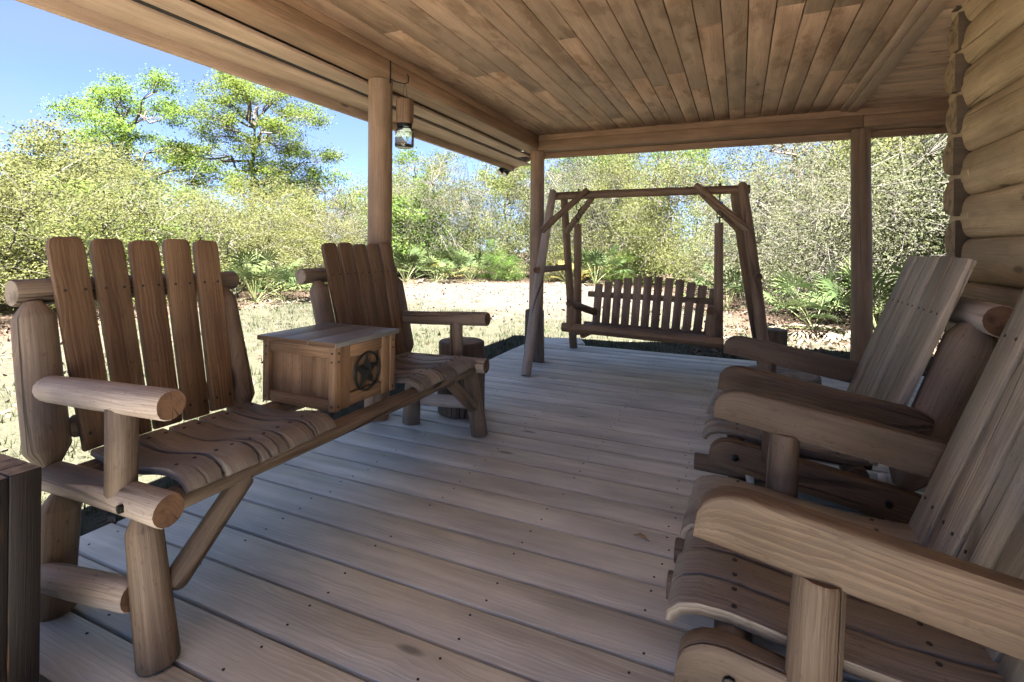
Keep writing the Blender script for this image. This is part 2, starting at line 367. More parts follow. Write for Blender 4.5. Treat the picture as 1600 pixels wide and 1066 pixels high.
def f(b):
    b.plank([(-2.70, 6.05, 2.17), (XR, 6.05, 2.17+SL*(XR+2.70))], .14, .035, (0, 0, 1), 'soffit', 'soffit', bev=.004)
part(cab, 'barge_board', f)
def f(b):
    z0 = 2.28
    b.plank([(-2.77, (6.09+YB-.1)/2, z0), (XR, (6.09+YB-.1)/2, z0+SL*(XR+2.77))], 6.09-YB+.1, .04, (0, 1, 0), 'shingle', 'shingle')
    b.plank([(XR, (6.09+YB-.1)/2, z0+SL*(XR+2.77)), (9.1, (6.09+YB-.1)/2, z0)], 6.09-YB+.1, .04, (0, 1, 0), 'shingle', 'shingle')
part(cab, 'roof', f)
def f(b):
    for k in range(9): # gable filling above the far beam
        zz = ZB+.24+.21*k; x0 = -2.1+max(0, (zz-2.1))/SL*.8
        if x0 < 3: b.plank([(x0, 5.5, zz), (6.4-x0, 5.5, zz)], .2, .03, (0, 0, 1), 'wall', 'wall')
part(cab, 'gable', f)
# log walls
WSEC = [(math.copysign(abs(math.cos(a))**.5, math.cos(a)), math.copysign(abs(math.sin(a))**.74, math.sin(a))) for a in [2*math.pi*q/24 for q in range(24)]]
def f(b):
    for k in range(-3, 8):
        z = 1.907-.21*k
        yb = 3.19
        b.log((1.065, YB, z), (1.065, yb, z), .108, squash=(.74, 1), side=(1, 0, 0), mat='wall', cap='endlight', sec=WSEC, jit=.03, ends=('cut', 'cut'), step=.25)
        b.log((1.06, 3.1, z), (1.06, 3.36+random.uniform(-.03, .03), z-.01), .07, squash=(1.12, 1), side=(1, 0, 0), mat='wall', cap='endlight', seg=12, jit=.1)
    b.plank([(1.06, YB, .37), (1.06, 3.3, .37)], .17, .03, (1, 0, 0), 'soffit', 'soffit')
    b.plank([(1.13, YB, .18), (1.13, 3.25, .18)], .36, .05, (0, 0, 1), 'wall', 'wall')
wl = part(cab, 'log_wall', f)
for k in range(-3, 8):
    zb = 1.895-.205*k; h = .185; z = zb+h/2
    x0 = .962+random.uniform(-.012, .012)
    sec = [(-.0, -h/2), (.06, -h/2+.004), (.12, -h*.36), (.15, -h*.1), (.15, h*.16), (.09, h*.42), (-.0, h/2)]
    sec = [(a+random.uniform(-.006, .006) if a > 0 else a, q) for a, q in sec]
    b = MB(); b.sweep([(x0, 3.2, z), (x0+.008, 3.2, z), (7.2, 3.2, z)], [[(a*.97, q*.98) for a, q in sec], sec, sec], (0, 1, 0), 'logflat_shaded', 'endlight')
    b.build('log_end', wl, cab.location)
def post(x, y, lean=(0, 0), r=.072, flare=0):
    return part(cab, 'porch_post', lambda b: b.log((x+lean[0], y+lean[1], .001), (x, y, ZB+.002), r*(1+flare), r*.97, mat='post', cap='post', seg=22, jit=.03, bow=.006))
post(-2.115, 2.665, r=.078)
post(-2.05, 5.29, r=.079)
post(.943, 5.30, (.03, 0), .075, .12)
def f(b):
    sec0 = [(-.095, -.03), (.105, -.03), (.085, .055), (-.075, .055)]
    b.sweep([(-1.815, 4.655, 0.001), (-1.815, 4.655, .49), (-1.82, 4.66, .515)], [sec0, [(x*.9, y) for x, y in sec0], [(x*.8, y*.7) for x, y in sec0]], (1, 0, 0), 'chair', 'endgrey')
b = MB(); f(b); tag(b.build('timber_stub', None, (-1.815, 4.655, 0)), 'short upright weathered timber at the foot of the middle porch post', 'timber')
def f(b): # wall behind the camera's left shoulder side is open; the house body closes the volume
    b.plank([(7.0, YB, 1.15), (7.0, 3.3, 1.15)], .1, 2.3, (1, 0, 0), 'wall', 'wall')
    b.plank([(1.1, YB+.05, 1.15), (7.0, YB+.05, 1.15)], .1, 2.3, (0, 1, 0), 'wall', 'wall')
part(cab, 'rear_wall', f)

# ------------------------------------------------------------------ double log bench
BY = 1.775
bench = empty('log_bench', (-1.65, BY, 0), 'two-seat log bench with slatted backs at the open porch edge, seats parted by a crate', 'bench')
def my(sg, y): return BY+sg*(y-BY)
part(bench, 'front_rail', lambda b: b.log((-1.425, .90, .393), (-1.43, 2.66, .393), .036, squash=(1, .95), mat='log', jit=.05, bow=.004))
part(bench, 'back_rail', lambda b: b.log((-1.82, .84, .395), (-1.82, 2.70, .395), .036, mat='log', jit=.05))
SEATP = [(-1.835, .449), (-1.77, .441), (-1.70, .434), (-1.63, .434), (-1.57, .442), (-1.51, .454), (-1.455, .459), (-1.415, .452), (-1.388, .436), (-1.376, .418)]
for sg in (1, -1):
    Y = lambda y: my(sg, y)
    part(bench, 'side_rail', lambda b: b.log((-1.345, Y(.862), .408), (-1.97, Y(.862), .392), .044, .043, mat='greylog', cap='end', jit=.06, bow=.006))
    part(bench, 'arm', lambda b: b.log((-1.34, Y(.862), .683), (-2.02, Y(.862), .652), .041, .040, ends=('cut', 'bullet'), mat='greylog' if sg > 0 else 'log', cap='end', jit=.07))
    part(bench, 'arm_post', lambda b: b.log((-1.548, Y(.862), .415), (-1.55, Y(.862), .655), .039, .039, mat='log', jit=.06))
    bx = lambda z: -1.915-.22*(z-.44)
    for yy in (.862, 1.505):
        part(bench, 'back_post', lambda b: b.log((bx(.40)+(.03 if yy > 1 else 0), Y(yy), .42), (bx(.9), Y(yy), .915), .058 if yy < 1 else .052, .053 if yy < 1 else .047, ends=('cone', 'cone'), mat='log', jit=.05))
    part(bench, 'top_crossbar', lambda b: b.log((-2.05, Y(.825), .942), (-2.05, Y(1.585), .942), .043, .040, mat='log', cap='endgrey', jit=.06))
    part(bench, 'lower_crossbar', lambda b: b.log((-1.935, Y(.905), .515), (-1.935, Y(1.46), .515), .036, .036, ends=('cone', 'cone'), mat='log', jit=.05))
    def f(b):
        for i in range(5):
            yt = .943+i*.121; yb = .975+i*.106
            a = V(-1.862, Y(yb), .452-.003*(i % 2)); e = V(-2.018, Y(yt), 1.118-.004*(i % 3))
            b.plank([a, e], .099, .024, (0, 1, 0), 'warm', 'warm', bev=.005, ends=[(0, .96), (.9, 1.02), (.955, 1.02), (.982, .93), (.993, .83), (1, .7)])
            for z in (.945, .50):
                t = (z-a.z)/(e.z-a.z); p = a.lerp(e, t)
                for q in (-.028, .028): b.disc(p+V(.0135, q, .003), (1, 0, .2), .0052, .002, 'nail', 7)
    part(bench, 'backrest', f)
    def f(b):
        for i in range(5):
            y = .985+i*.116
            dz = random.uniform(-.003, .003); dx = random.uniform(-.012, .006) - (.0 if i else .0)
            b.plank([(x+dx, Y(y), z+dz) for x, z in SEATP], [.105, .107, .102, .107, .104][i], .024, (0, 1, 0), 'seat', 'seat', bev=.004, jit=.004)
            for x, z in ((-1.785, .444), (-1.46, .459)):
                for q in (-.027, .027): b.disc((x+dx, Y(y)+q, z+dz+.0135), (0, 0, 1), .006, .002, 'nail', 7)
    part(bench, 'seat', f)
    part(bench, 'leg', lambda b: b.log((-1.385, Y(.865), 0), (-1.455, Y(.862), .375), .051, .043, ends=('cut', 'chop'), mat='log', jit=.06))
    part(bench, 'leg', lambda b: b.log((-1.87, Y(.858), 0), (-1.845, Y(.862), .36), .055, .048, ends=('cut', 'cone'), mat='log', jit=.08))
    part(bench, 'stretcher', lambda b: b.log((-1.865, Y(.812), .135), (-1.44, Y(.835), .178), .036, .039, ends=('bullet', 'cut'), mat='greylog', jit=.12))
    part(bench, 'brace', lambda b: b.log((-1.405, Y(.905), .165), (-1.42, Y(1.145), .372), .033, .033, ends=('round', 'cut'), mat='log', jit=.06))
    def f(b): b.disc((-1.475, Y(.862)-sg*.043, .405), (0, -sg, 0), .012, .012, 'dark', 8)
    part(bench, 'bolt', f)

# crate on the bench
crate = empty('storage_crate', (-1.675, 1.79, .43), 'brown wooden crate with grey lid and a ringed metal star, resting mid-bench', 'crate')
CX0, CX1, CY0, CY1, CZ0, CZ1 = -1.875, -1.475, 1.598, 1.985, .432, .692
def f(b):
    t = .04
    for x in (CX0+.016, CX1-.016):
        for y in (CY0+.016, CY1-.016):
            b.plank([(x, y, CZ0), (x, y, CZ1)], .036, .036, (1, 0, 0), 'crate', 'crate', bev=.003)
    for y, sg in ((CY0+.014, -1), (CY1-.014, 1)):
        for z in (CZ0+.022, CZ1-.024): b.plank([(CX0+.034, y, z), (CX1-.034, y, z)], .046, .022, (0, 0, 1), 'crate', 'crate', bev=.003)
    for x, sg in ((CX1-.012, 1), (CX0+.012, -1)):
        for y in (CY0+.062, CY1-.062): b.plank([(x, y, CZ0), (x, y, CZ1)], .056, .02, (0, 1, 0), 'crate', 'crate', bev=.003)
        for z in (CZ0+.03, CZ1-.03): b.plank([(x, CY0+.09, z), (x, CY1-.09, z)], .052, .018, (0, 0, 1), 'crate', 'crate', bev=.003)
    for z in (CZ0+.02, CZ0+.2, CZ0+.235):
        b.disc((CX1+.002, CY0+.016, z), (1, 0, 0), .0055, .003, 'nail'); b.disc((CX0+.018, CY0-.002, z), (0, -1, 0), .005, .003, 'nail'); b.disc((CX1-.016, CY0-.002, z), (0, -1, 0), .005, .003, 'nail')
        b.disc((CX1+.002, CY1-.016, z), (1, 0, 0), .0055, .003, 'nail')
part(crate, 'frame', f)
def f(b):
    n = 6; w = (CX1-CX0-.07)/n
    for y in (CY0+.024, CY1-.024):
        for i in range(n): b.plank([(CX0+.035+w*(i+.5), y, CZ0+.02), (CX0+.035+w*(i+.5), y, CZ1-.02)], w-.002, .012, (1, 0, 0), 'crate', 'crate', bev=.002)
    n = 5; w = (CY1-CY0-.06)/n
    for x in (CX0+.026, CX1-.026):
        for i in range(n): b.plank([(x, CY0+.03+w*(i+.5), CZ0+.02), (x, CY0+.03+w*(i+.5), CZ1-.02)], w-.002, .012, (0, 1, 0), 'crate', 'crate', bev=.002)
    b.plank([(CX0+.03, (CY0+CY1)/2, CZ0+.012), (CX1-.03, (CY0+CY1)/2, CZ0+.012)], .33, .012, (0, 1, 0), 'crate', 'crate')
part(crate, 'panel', f)
def f(b):
    for i in range(3):
        w = (CX1-CX0+.034)/3
        b.plank([(CX0-.017+w*(i+.5), CY0-.02, CZ1+.012), (CX0-.017+w*(i+.5), CY1+.014, CZ1+.012)], w-.0004, .02, (1, 0, 0), 'lid', 'warm', bev=.002, rn=.31+.01*i)
part(crate, 'lid', f)
SY, SZ, SX = 1.797, .558, CX1-.012
def f(b):
    n = 40; ro = .080
    pts = [(SX+.009, SY+ro*math.cos(2*math.pi*i/n), SZ+ro*math.sin(2*math.pi*i/n)) for i in range(n+1)]
    b.sweep(pts, [[(.0062*math.cos(a*math.pi/4), .0062*math.sin(a*math.pi/4)) for a in range(8)]]*(n+1), (1, 0, 0), 'bronze')
    mi = b.mat('bronze'); cidx = len(b.v); b.v.append(V(SX+.026, SY, SZ)); bidx = len(b.v); b.v.append(V(SX+.002, SY, SZ)); ring = []
    for i in range(10):
        rr = .079 if i % 2 == 0 else .037; a = math.pi/2+2*math.pi*i/10
        ring.append(len(b.v)); b.v.append(V(SX+.006, SY+rr*math.cos(a), SZ+rr*math.sin(a)))
    for i in range(10):
        b.face([cidx, ring[i], ring[(i+1) % 10]], [(0, 0), (1, 0), (0, 1)], mi, .3); b.face([bidx, ring[(i+1) % 10], ring[i]], [(0, 0), (1, 0), (0, 1)], mi, .3)
part(crate, 'star_emblem', f, sharp=10)

# ------------------------------------------------------------------ glider chairs
CH = empty('glider_chair', (.3, 2.67, 0), 'weathered log glider chair nearer the porch corner, its silvery back whole in view', 'chair', 'log glider chairs along the cabin wall')
CYc = 2.67
def cy(y): return CYc+y
ARMSEC = [(.5, -1), (.63, -.96), (.66, -.88), (.66, .78), (.62, .90), (.50, .99), (0, 1.03), (-.50, .99), (-.62, .90), (-.66, .78), (-.66, -.88), (-.63, -.96), (-.5, -1)]
def arm(b, y, z0, z1, x0=-.075, x1=.625, h=.055, mat='chair', th=.054, nose=True):
    """half-log rail on edge: nose rounded in profile at the front, bullet at the back"""
    pr = [(0, .50, 0), (.003, .56, 0), (.010, .68, 0), (.022, .79, 0), (.04, .90, 0), (.06, .96, 0), (.085, 1, 0)] if nose else [(0, .9, 0), (.01, 1, 0)]
    L = x1-x0; pts = []; secs = []
    body = [.2, .32, .44, .54]; body = [q*L/.7 for q in body]
    bk = [(L-.075, 1, 0), (L-.045, .92, .02), (L-.02, .76, .08), (L-.006, .58, .15), (L, .46, .2)]
    for d, q, dz in pr+[(x, 1, 0) for x in body]+bk:
        t = d/L; z = z0+(z1-z0)*t
        dd = -(1-q)*h if d < .1 else dz*h*.8
        pts.append((x0+d, y, z+dd)); wq = .9+.1*q if d < .1 else .6+.4*q
        secs.append([(x*th/.66/2*wq, yy*h*q) for x, yy in ARMSEC])
    b.sweep(pts, secs, (0, 1, 0), mat, mat, .03, tdir=(x1-x0, 0, z1-z0))
for sg in (1, -1):
    part(CH, 'arm', lambda b: arm(b, cy(.40*sg), .592, .478))
    part(CH, 'arm_post', lambda b: b.log((.128, cy(.398*sg), .265), (.14, cy(.40*sg), .508), .047, .043, mat='chair', cap='end', jit=.06))
    def f(b):
        arm(b, cy(.385*sg), .285, .165, -.11, .64, .058, th=.06)
        for x, z in ((-.01, .268), (.50, .19)): b.disc((x, cy(.385*sg)-.033, z), (0, -1, 0), .013, .014, 'dark', 8)
    part(CH, 'side_rail', f)
    part(CH, 'back_post', lambda b: b.log((.555, cy(.345*sg), .235), (.775, cy(.335*sg), .84), .076, .078, ends=('cone', 'chop'), mat='log', cap='end', jit=.05, rn=.36))
    for x in (.03, .5): part(CH, 'hanger_strap', lambda b: b.plank([(x, cy(.31*sg), .26), (x+.03, cy(.31*sg), .07)], .03, .006, (1, 0, 0), 'bracket', 'bracket', bev=.001))
def backx(z): return .75-.365*(1.08-z)
def f(b):
    for i in range(5):
        yt = -.292+i*.147+random.uniform(-.004, .004); yb = -.285+i*.1425
        z0, z1 = .30, 1.08
        b.plank([(backx(z0), cy(yb), z0), (backx(z1), cy(yt), z1+random.uniform(-.004, .004))], [.134, .128, .124, .122, .120][i], .028, (0, 1, 0), 'chairback', 'chairback', bev=.004)
        for z in (.872, .40):
            y = yb+(yt-yb)*(z-z0)/(z1-z0)
            for q in (-.03, .03): b.disc((backx(z)-.0155, cy(y)+q, z+.005), (-1, 0, .36), .005, .002, 'nail', 7)
part(CH, 'backrest', f)
part(CH, 'top_crossbar', lambda b: b.log((.79, cy(-.47), .875), (.79, cy(.50), .875), .056, .05, mat='greylog', cap='end', jit=.05, rn=.77))
part(CH, 'lower_crossbar', lambda b: b.log((.56, cy(-.36), .36), (.56, cy(.36), .36), .035, mat='chair', jit=.05))
CSP = [(-.128, .300), (-.122, .318), (-.105, .334), (-.07, .344), (-.01, .343), (.08, .330), (.18, .314), (.29, .302), (.40, .298), (.47, .302)]
def f(b):
    for i in range(6):
        y = -.29+i*.116; dx = random.uniform(-.008, .008)
        b.plank([(x+dx, cy(y), z) for x, z in CSP], .106, .026, (0, 1, 0), 'seat', 'seat', bev=.004, jit=.004)
        for x, z in ((.0, .3425), (.36, .299)):
            for q in (-.03, .03): b.disc((x+dx, cy(y)+q, z+.0142), (0, 0, 1), .006, .002, 'nail', 7)
part(CH, 'seat', f)
part(CH, 'front_rail', lambda b: b.log((-.01, cy(-.36), .295), (-.01, cy(.36), .295), .034, mat='chair'))
part(CH, 'back_rail', lambda b: b.log((.42, cy(-.36), .25), (.42, cy(.36), .25), .034, mat='chair'))
for x in (.0, .5): part(CH, 'base_foot', lambda b: b.log((x, cy(-.37), .043), (x, cy(.37), .043), .042, ends=('round', 'round'), mat='chair'))
runs = [part(CH, 'base_runner', lambda b: b.log((x0, cy(y), .115), (.58, cy(y), .10), .039, ends=('cut', 'cut'), mat='chair', cap='end')) for y, x0 in ((-.12, -.185), (.27, .0))]
CH2 = copy_tree(CH); CH2.location.y -= 1.175
CH2['label'] = 'closest log glider chair, cut off by the frame edge, broad arm in front'
k2 = [o for o in bpy.data.objects if o.parent == CH2 and o.name.startswith('base_runner')]
k2[0].location = (0, .20, 0); k2[1].location = (-.185, 0, 0)

# ------------------------------------------------------------------ porch swing
SW = empty('swing_stand', (-.8, 4.8, 0), 'log A-frame with braced top beam standing at the far end of the deck', 'swing stand')
part(SW, 'top_beam', lambda b: b.log((-1.69, 4.80, 1.612), (.075, 4.80, 1.62), .039, .036, mat='swing', jit=.05, bow=.005))
for nm, a, e in (('left', (-1.672, 4.10, 0), (-1.665, 4.73, 1.665)), ('l2', (-1.678, 5.50, 0), (-1.60, 4.87, 1.60)), ('r', (.205, 4.10, 0), (.01, 4.73, 1.67)), ('r2', (.205, 5.50, 0), (-.05, 4.87, 1.6))):
    part(SW, 'leg', lambda b: b.log(a, e, .043, .037, mat='swing' if nm != 'left' else 'greylog', cap='end', jit=.06, bow=.012, ends=('cut', 'round')))
for a, e in (((-1.70, 4.51, 1.26), (-1.33, 4.76, 1.66)), ((-1.61, 4.98, 1.26), (-1.30, 4.84, 1.60)), ((.07, 4.56, 1.255), (-.36, 4.76, 1.665)), ((.02, 5.02, 1.25), (-.33, 4.84, 1.62))):
    part(SW, 'brace', lambda b: b.log(a, e, .031, .029, mat='swing', cap='end', jit=.05))
for x in (-1.69, .13):
    part(SW, 'crosspiece', lambda b: b.log((x, 4.36, .90), (x, 5.24, .90), .03, .03, ends=('cut', 'cut'), mat='swing', cap='end', jit=.05))
SS = empty('porch_swing', (-.8, 4.8, .3), 'hanging log porch swing with arched grey slat back under the log A-frame', 'porch swing')
part(SS, 'front_rail', lambda b: b.log((-1.50, 4.56, .372), (-.115, 4.52, .345), .043, .043, mat='swing', cap='end', jit=.05))
part(SS, 'back_rail', lambda b: b.log((-1.45, 5.12, .325), (-.14, 5.08, .31), .035, .035, mat='swing', cap='end'))
def f(b):
    for i in range(5): b.plank([(-1.40, 4.62+i*.1, .372-.008*i), (-.16, 4.58+i*.1, .35-.008*i)], .085, .022, (0, 1, 0), 'swingslat', 'swingslat')
part(SS, 'seat', f)
def f(b):
    for i in range(12):
        t = i/11; x = -1.315+1.05*t; zt = .70+.125*math.sin(math.pi*(.08+.84*t))-.005*t; lean = (.5-t)*-.03+.03*max(0, t-.5)
        b.plank([(x, 5.06, .335-.02*t), (x+lean+.02, 5.16, zt+.01)], .076, .02, (1, 0, 0), 'swingslat', 'swingslat', bev=.003)
        for z in (.62, .40): b.disc((x, 5.055+(z-.36)*.2, z), (0, -1, .2), .005, .003, 'nail', 6)
part(SS, 'backrest', f)
part(SS, 'top_crossbar', lambda b: b.plank([(-1.42, 5.155, .637), (-.195, 5.13, .622)], .055, .045, (0, 0, 1), 'swing', 'end'))
for x, xe in ((-1.425, -1.33), (-.215, -.20)):
    part(SS, 'arm', lambda b: b.log((x, 4.52, .60), (xe, 5.12, .455), .036, .036, mat='swing', cap='end', jit=.05))
    part(SS, 'arm_post', lambda b: b.log((x, 4.545, .36), (x, 4.545, .575), .033, mat='swing', cap='end'))
for x in (-1.43, -.165):
    hp = part(SS, 'hanging_post', lambda b: b.log((x, 4.81, .27), (x-.005, 4.80, 1.335), .040, .036, mat='swing', cap='end', jit=.05))
    def f(b):
        b.wire([(x, 4.80, 1.33), (x, 4.80, 1.39)], .006)
        for zc in (1.405, 1.50):
            pts = [(x+.024*math.sin(a*math.pi/6), 4.80, zc+.028*math.cos(a*math.pi/6)) for a in range(1, 12)]
            b.wire(pts, .0052)
        b.wire([(x, 4.80, 1.43), (x, 4.80, 1.475)], .0055); b.wire([(x, 4.80, 1.53), (x, 4.80, 1.68)], .006)
        b.disc((x, 4.80, 1.665), (0, 0, 1), .013, .014, 'dark')
    part(SS, 'hook', f)
for q in (0, 1): part(SS, 'under_rail', lambda b: b.log((-1.30+q*1.1, 4.54, .315), (-1.30+q*1.1, 5.12, .30), .03, mat='swing', cap='end'))

# ------------------------------------------------------------------ stumps, block, lantern, small things
def stump(name, x, y, z0, h, r, label, cap='endgrey', squash=(1, 1), group=None):
    root = empty(name, (x, y, z0), label, 'stump', group)
    part(root, 'trunk', lambda b: b.log((x, y, z0+.001), (x, y, z0+h), r*1.02, r, mat='stump', cap=cap, seg=28, jit=.06, squash=squash))
    return root
stump('log_stump', -1.70, 3.02, 0, .475, .155, 'dark upright log stump standing behind the far end of the bench')
stump('log_stump', .29, 5.28, 0, .385, .112, 'upright log stump at the deck edge beside the right swing leg')
stump('log_round', .28, 4.27, 0, .205, .26, 'wide low log round on the deck behind the glider chair arms')
blk = empty('timber_block', (-1.68, .47, 0), 'square charred timber block by the bench at the left frame edge', 'block')
def f(b):
    n = 6; x0, x1, y0, y1, h = -1.86, -1.50, .30, .665, .572
    w = (y1-y0)/n; wx = (x1-x0)/n
    for i in range(n):
        for j in range(n):
            if 0 < i < n-1 and 0 < j < n-1: continue
            hh = h-random.uniform(0, .003)
            b.plank([(x0+wx*(j+.5), y0+w*(i+.5), .001), (x0+wx*(j+.5), y0+w*(i+.5), hh)], wx-.001, w-.001, (1, 0, 0), 'charred', 'endgrey', bev=.003)
    b.plank([((x0+x1)/2, y0+.02, h-.012), ((x0+x1)/2, y1-.02, h-.012)], .3, .012, (1, 0, 0), 'stump', 'stump')
part(blk, 'body', f)
LX, LY = -1.953, 2.705
LK = 1.116
def lz(z): return 1.1+(z-1.1)*LK
hk = empty('wall_hook', (-2.0, 2.60, 2.19), 'black iron hook on the porch beam above the hanging jar', 'hook')
def f(b):
    b.wire([(-1.992, 2.606, 2.25), (-1.992, 2.606, 2.11)], .005)
    b.wire([(-1.99, 2.608, 2.137), (-1.98, 2.645, 2.13), (LX, LY, 2.132), (LX, LY+.033, 2.15), (LX, LY+.036, 2.19), (LX, LY+.022, 2.20)], .004)
part(hk, 'arm', f)
ln = empty('hanging_lantern', (LX, LY, lz(1.66)), 'glass jar lantern with rough wooden cap hanging beside the porch post', 'lantern')
def lathe(b, x, y, prof, mat, seg=24):
    prof = [(lz(z), r*LK) for z, r in prof]
    b.sweep([(x, y, z) for z, r in prof], [[(r*math.cos(2*math.pi*j/seg), r*math.sin(2*math.pi*j/seg)) for j in range(seg)] for z, r in prof], (1, 0, 0), mat)
def f(b):
    lathe(b, LX, LY, [(1.660, .040), (1.664, .050), (1.672, .0535), (1.745, .0535), (1.760, .049), (1.770, .040), (1.785, .039)], 'glass')
    lathe(b, LX, LY, [(1.668, .038), (1.672, .046), (1.745, .0505), (1.758, .046), (1.768, .037), (1.782, .036)][::-1], 'glass')
part(ln, 'jar', f)
def f(b): lathe(b, LX, LY, [(1.669, .03), (1.670, .044), (1.678, .045), (1.679, .03)], 'stump')
part(ln, 'jar_base_fill', f)
def f(b):
    lathe(b, LX, LY, [(1.776, .036), (1.777, .0425), (1.795, .0425), (1.797, .036)], 'dark')
part(ln, 'lid_ring', f)
part(ln, 'wooden_cap', lambda b: b.log((LX, LY, lz(1.797)), (LX, LY, lz(1.935)), .049, .052, mat='warm', cap='endgrey', jit=.22, step=.03))
part(ln, 'hanging_wire', lambda b: [b.wire([(LX-.02*q, LY, lz(1.93)), (LX-.004*q, LY, 2.13)], .0013) for q in (-1, 1)])
fl = empty('floodlight', (-2.70, 5.85, 2.06), 'small black twin floodlight under the far eave corner', 'light')
def f(b):
    b.plank([(-2.70, 5.74, 2.07), (-2.70, 5.96, 2.07)], .06, .03, (1, 0, 0), 'dark', 'dark')
part(fl, 'housing', f)
for y in (5.77, 5.92): part(fl, 'lamp', lambda b: b.log((-2.70, y, 2.065), (-2.72, y-.05, 2.02), .034, .040, mat='dark', cap='bracket', seg=12, jit=0))
def f(b):
    b.plank([(-2.55, 6.75, GZ+.03), (-2.0, 7.0, GZ+.03)], .42, .07, (-.4, 1, 0), 'concrete', 'concrete', bev=.02)
st = MB(); f(st); tag(st.build('stepping_slab'), 'pale flat slab lying in the grass past the far deck edge', 'slab')
lf = MB()
lf.sweep([(-.36, 1.99, .006), (-.345, 1.985, .012), (-.325, 1.978, .012), (-.30, 1.972, .006)], [[(q*.001, .001), (q*.012, .004), (q*.024, .001), (q*.012, .002)] for q in (.2, 1, .9, .15)], (0, 1, 0), 'endlight')
tag(lf.build('fallen_leaf'), 'single dry tan leaf lying on the grey deck boards', 'leaf')

# ------------------------------------------------------------------ ground
def ground_mat():
    t = NT('sandy_ground'); g = t.n('NewGeometry').outputs['Position']
    n1 = t.noise(g, .55, 4., .6); n2 = t.noise(g, 3.2, 4.); n3 = t.noise(g, 40., 3.); n4 = t.noise(g, 9., 5., .65)
    sand = t.mix(n2, (.038, .033, .028), (.078, .069, .059))
    sand = t.mix(t.ss(n3, .5, .72), sand, (.042, .033, .026))
    at = t.n('Attribute', attribute_name='mask'); ms = t.n('SeparateColor', {0: at.outputs['Color']})
    gr = t.ss(t.math('ADD', t.math('MULTIPLY', n4, .75), t.math('MULTIPLY', ms.outputs[0], .75)), .66, .86)
    col = t.mix(t.math('MULTIPLY', gr, .8), sand, t.mix(n3, (.024, .027, .015), (.050, .048, .030)))
    li = t.ss(t.math('ADD', t.math('MULTIPLY', n4, .7), t.math('MULTIPLY', ms.outputs[1], .8)), .62, .82)
    col = t.mix(t.math('MULTIPLY', li, .85), col, t.mix(n3, (.045, .030, .021), (.095, .066, .047)))
    h = t.math('ADD', t.math('ADD', n2, t.math('MULTIPLY', n4, .6)), t.math('MULTIPLY', n3, .3))
    return t.out(col, .95, h, .12, .7, .1)
M['ground'] = ground_mat()
LINE = [(-9, -4), (-10.0, 2), (-10.2, 4), (-10.85, 5.5), (-10.6, 7), (-10.4, 8.3), (-10.6, 10), (-11.3, 13.2), (-11.3, 16), (-9.2, 18.3), (-7.6, 19.3), (-5, 19.5), (-2.9, 19), (-1.3, 16.4), (-.2, 12.6), (.5, 10.8), (1.1, 10.1), (1.6, 9.6), (2.2, 8.8), (3.2, 8.0), (6, 7.4), (12, 6.5)]
LA = np.array(LINE)
def dline(X, Y):
    d = np.full(X.shape, 1e9)
    for a, b in zip(LA[:-1], LA[1:]):
        ab = b-a; t = np.clip(((X-a[0])*ab[0]+(Y-a[1])*ab[1])/(ab@ab), 0, 1)
        d = np.minimum(d, np.hypot(X-a[0]-t*ab[0], Y-a[1]-t*ab[1]))
    return d
def behind(X, Y):   # beyond the bush line?
    inside = np.zeros(X.shape, bool); poly = np.vstack([LA, [[12, -4]]]); n = len(poly)
    j = n-1
    for i in range(n):
        xi, yi = poly[i]; xj, yj = poly[j]
        cnd = ((yi > Y) != (yj > Y)) & (X < (xj-xi)*(Y-yi)/(yj-yi+1e-12)+xi); inside ^= cnd; j = i
    return ~inside
def grass_mask(X, Y):
    near = np.exp(-((np.maximum(0, -2.25-X)+np.maximum(0, Y-5.6))/3.4)**2)          # grassier close to the deck
    bright = np.exp(-(((X+7.2)/3.6)**2+((Y-14.8)/3.2)**2)*.9)*1.1
    left = np.exp(-(((X+8.2)/2.2)**2+((Y-8.5)/3.)**2))*.25
    return np.clip(.50+.40*near+left-bright*.6, 0, 1)
def make_ground():
    a = np.concatenate([np.linspace(-160, -24, 10), np.linspace(-22, 10, 108), np.linspace(12, 160, 10)])
    bq = np.concatenate([np.linspace(-120, -8, 8), np.linspace(-6, 26, 108), np.linspace(28, 160, 10)])
    X, Y = np.meshgrid(a, bq, indexing='ij'); Z = np.full(X.shape, GZ)
    for i in range(X.shape[0]):
        for j in range(X.shape[1]):
            Z[i, j] += .07*noise.noise((X[i, j]*.35, Y[i, j]*.35, 1))+.025*noise.noise((X[i, j]*1.7, Y[i, j]*1.7, 3))
    under = (X > -2.6) & (Y < 6.0) & (Y > -6); Z[under] = GZ-.06
    n0, n1 = X.shape; idx = np.arange(n0*n1).reshape(n0, n1)
    fs = np.stack([idx[:-1, :-1], idx[1:, :-1], idx[1:, 1:], idx[:-1, 1:]], -1).reshape(-1, 4)
    me = bpy.data.meshes.new('ground'); me.from_pydata(np.stack([X, Y, Z], -1).reshape(-1, 3).tolist(), [], fs.tolist())
    d = dline(X, Y); bh = behind(X, Y)
    lit = np.where(bh, np.clip(1.1-.05*d, .6, 1), np.clip(1-d/1.3, 0, 1))
    at = me.attributes.new('mask', 'FLOAT_COLOR', 'POINT')
    cc = np.stack([grass_mask(X, Y), lit, np.zeros_like(X), np.ones_like(X)], -1).astype(np.float32); at.data.foreach_set('color', cc.ravel())
    me.materials.append(M['ground']); me.polygons.foreach_set('use_smooth', [True]*len(me.polygons))
    o = bpy.data.objects.new('ground', me); COL.objects.link(o); tag(o, kind='structure')
make_ground()

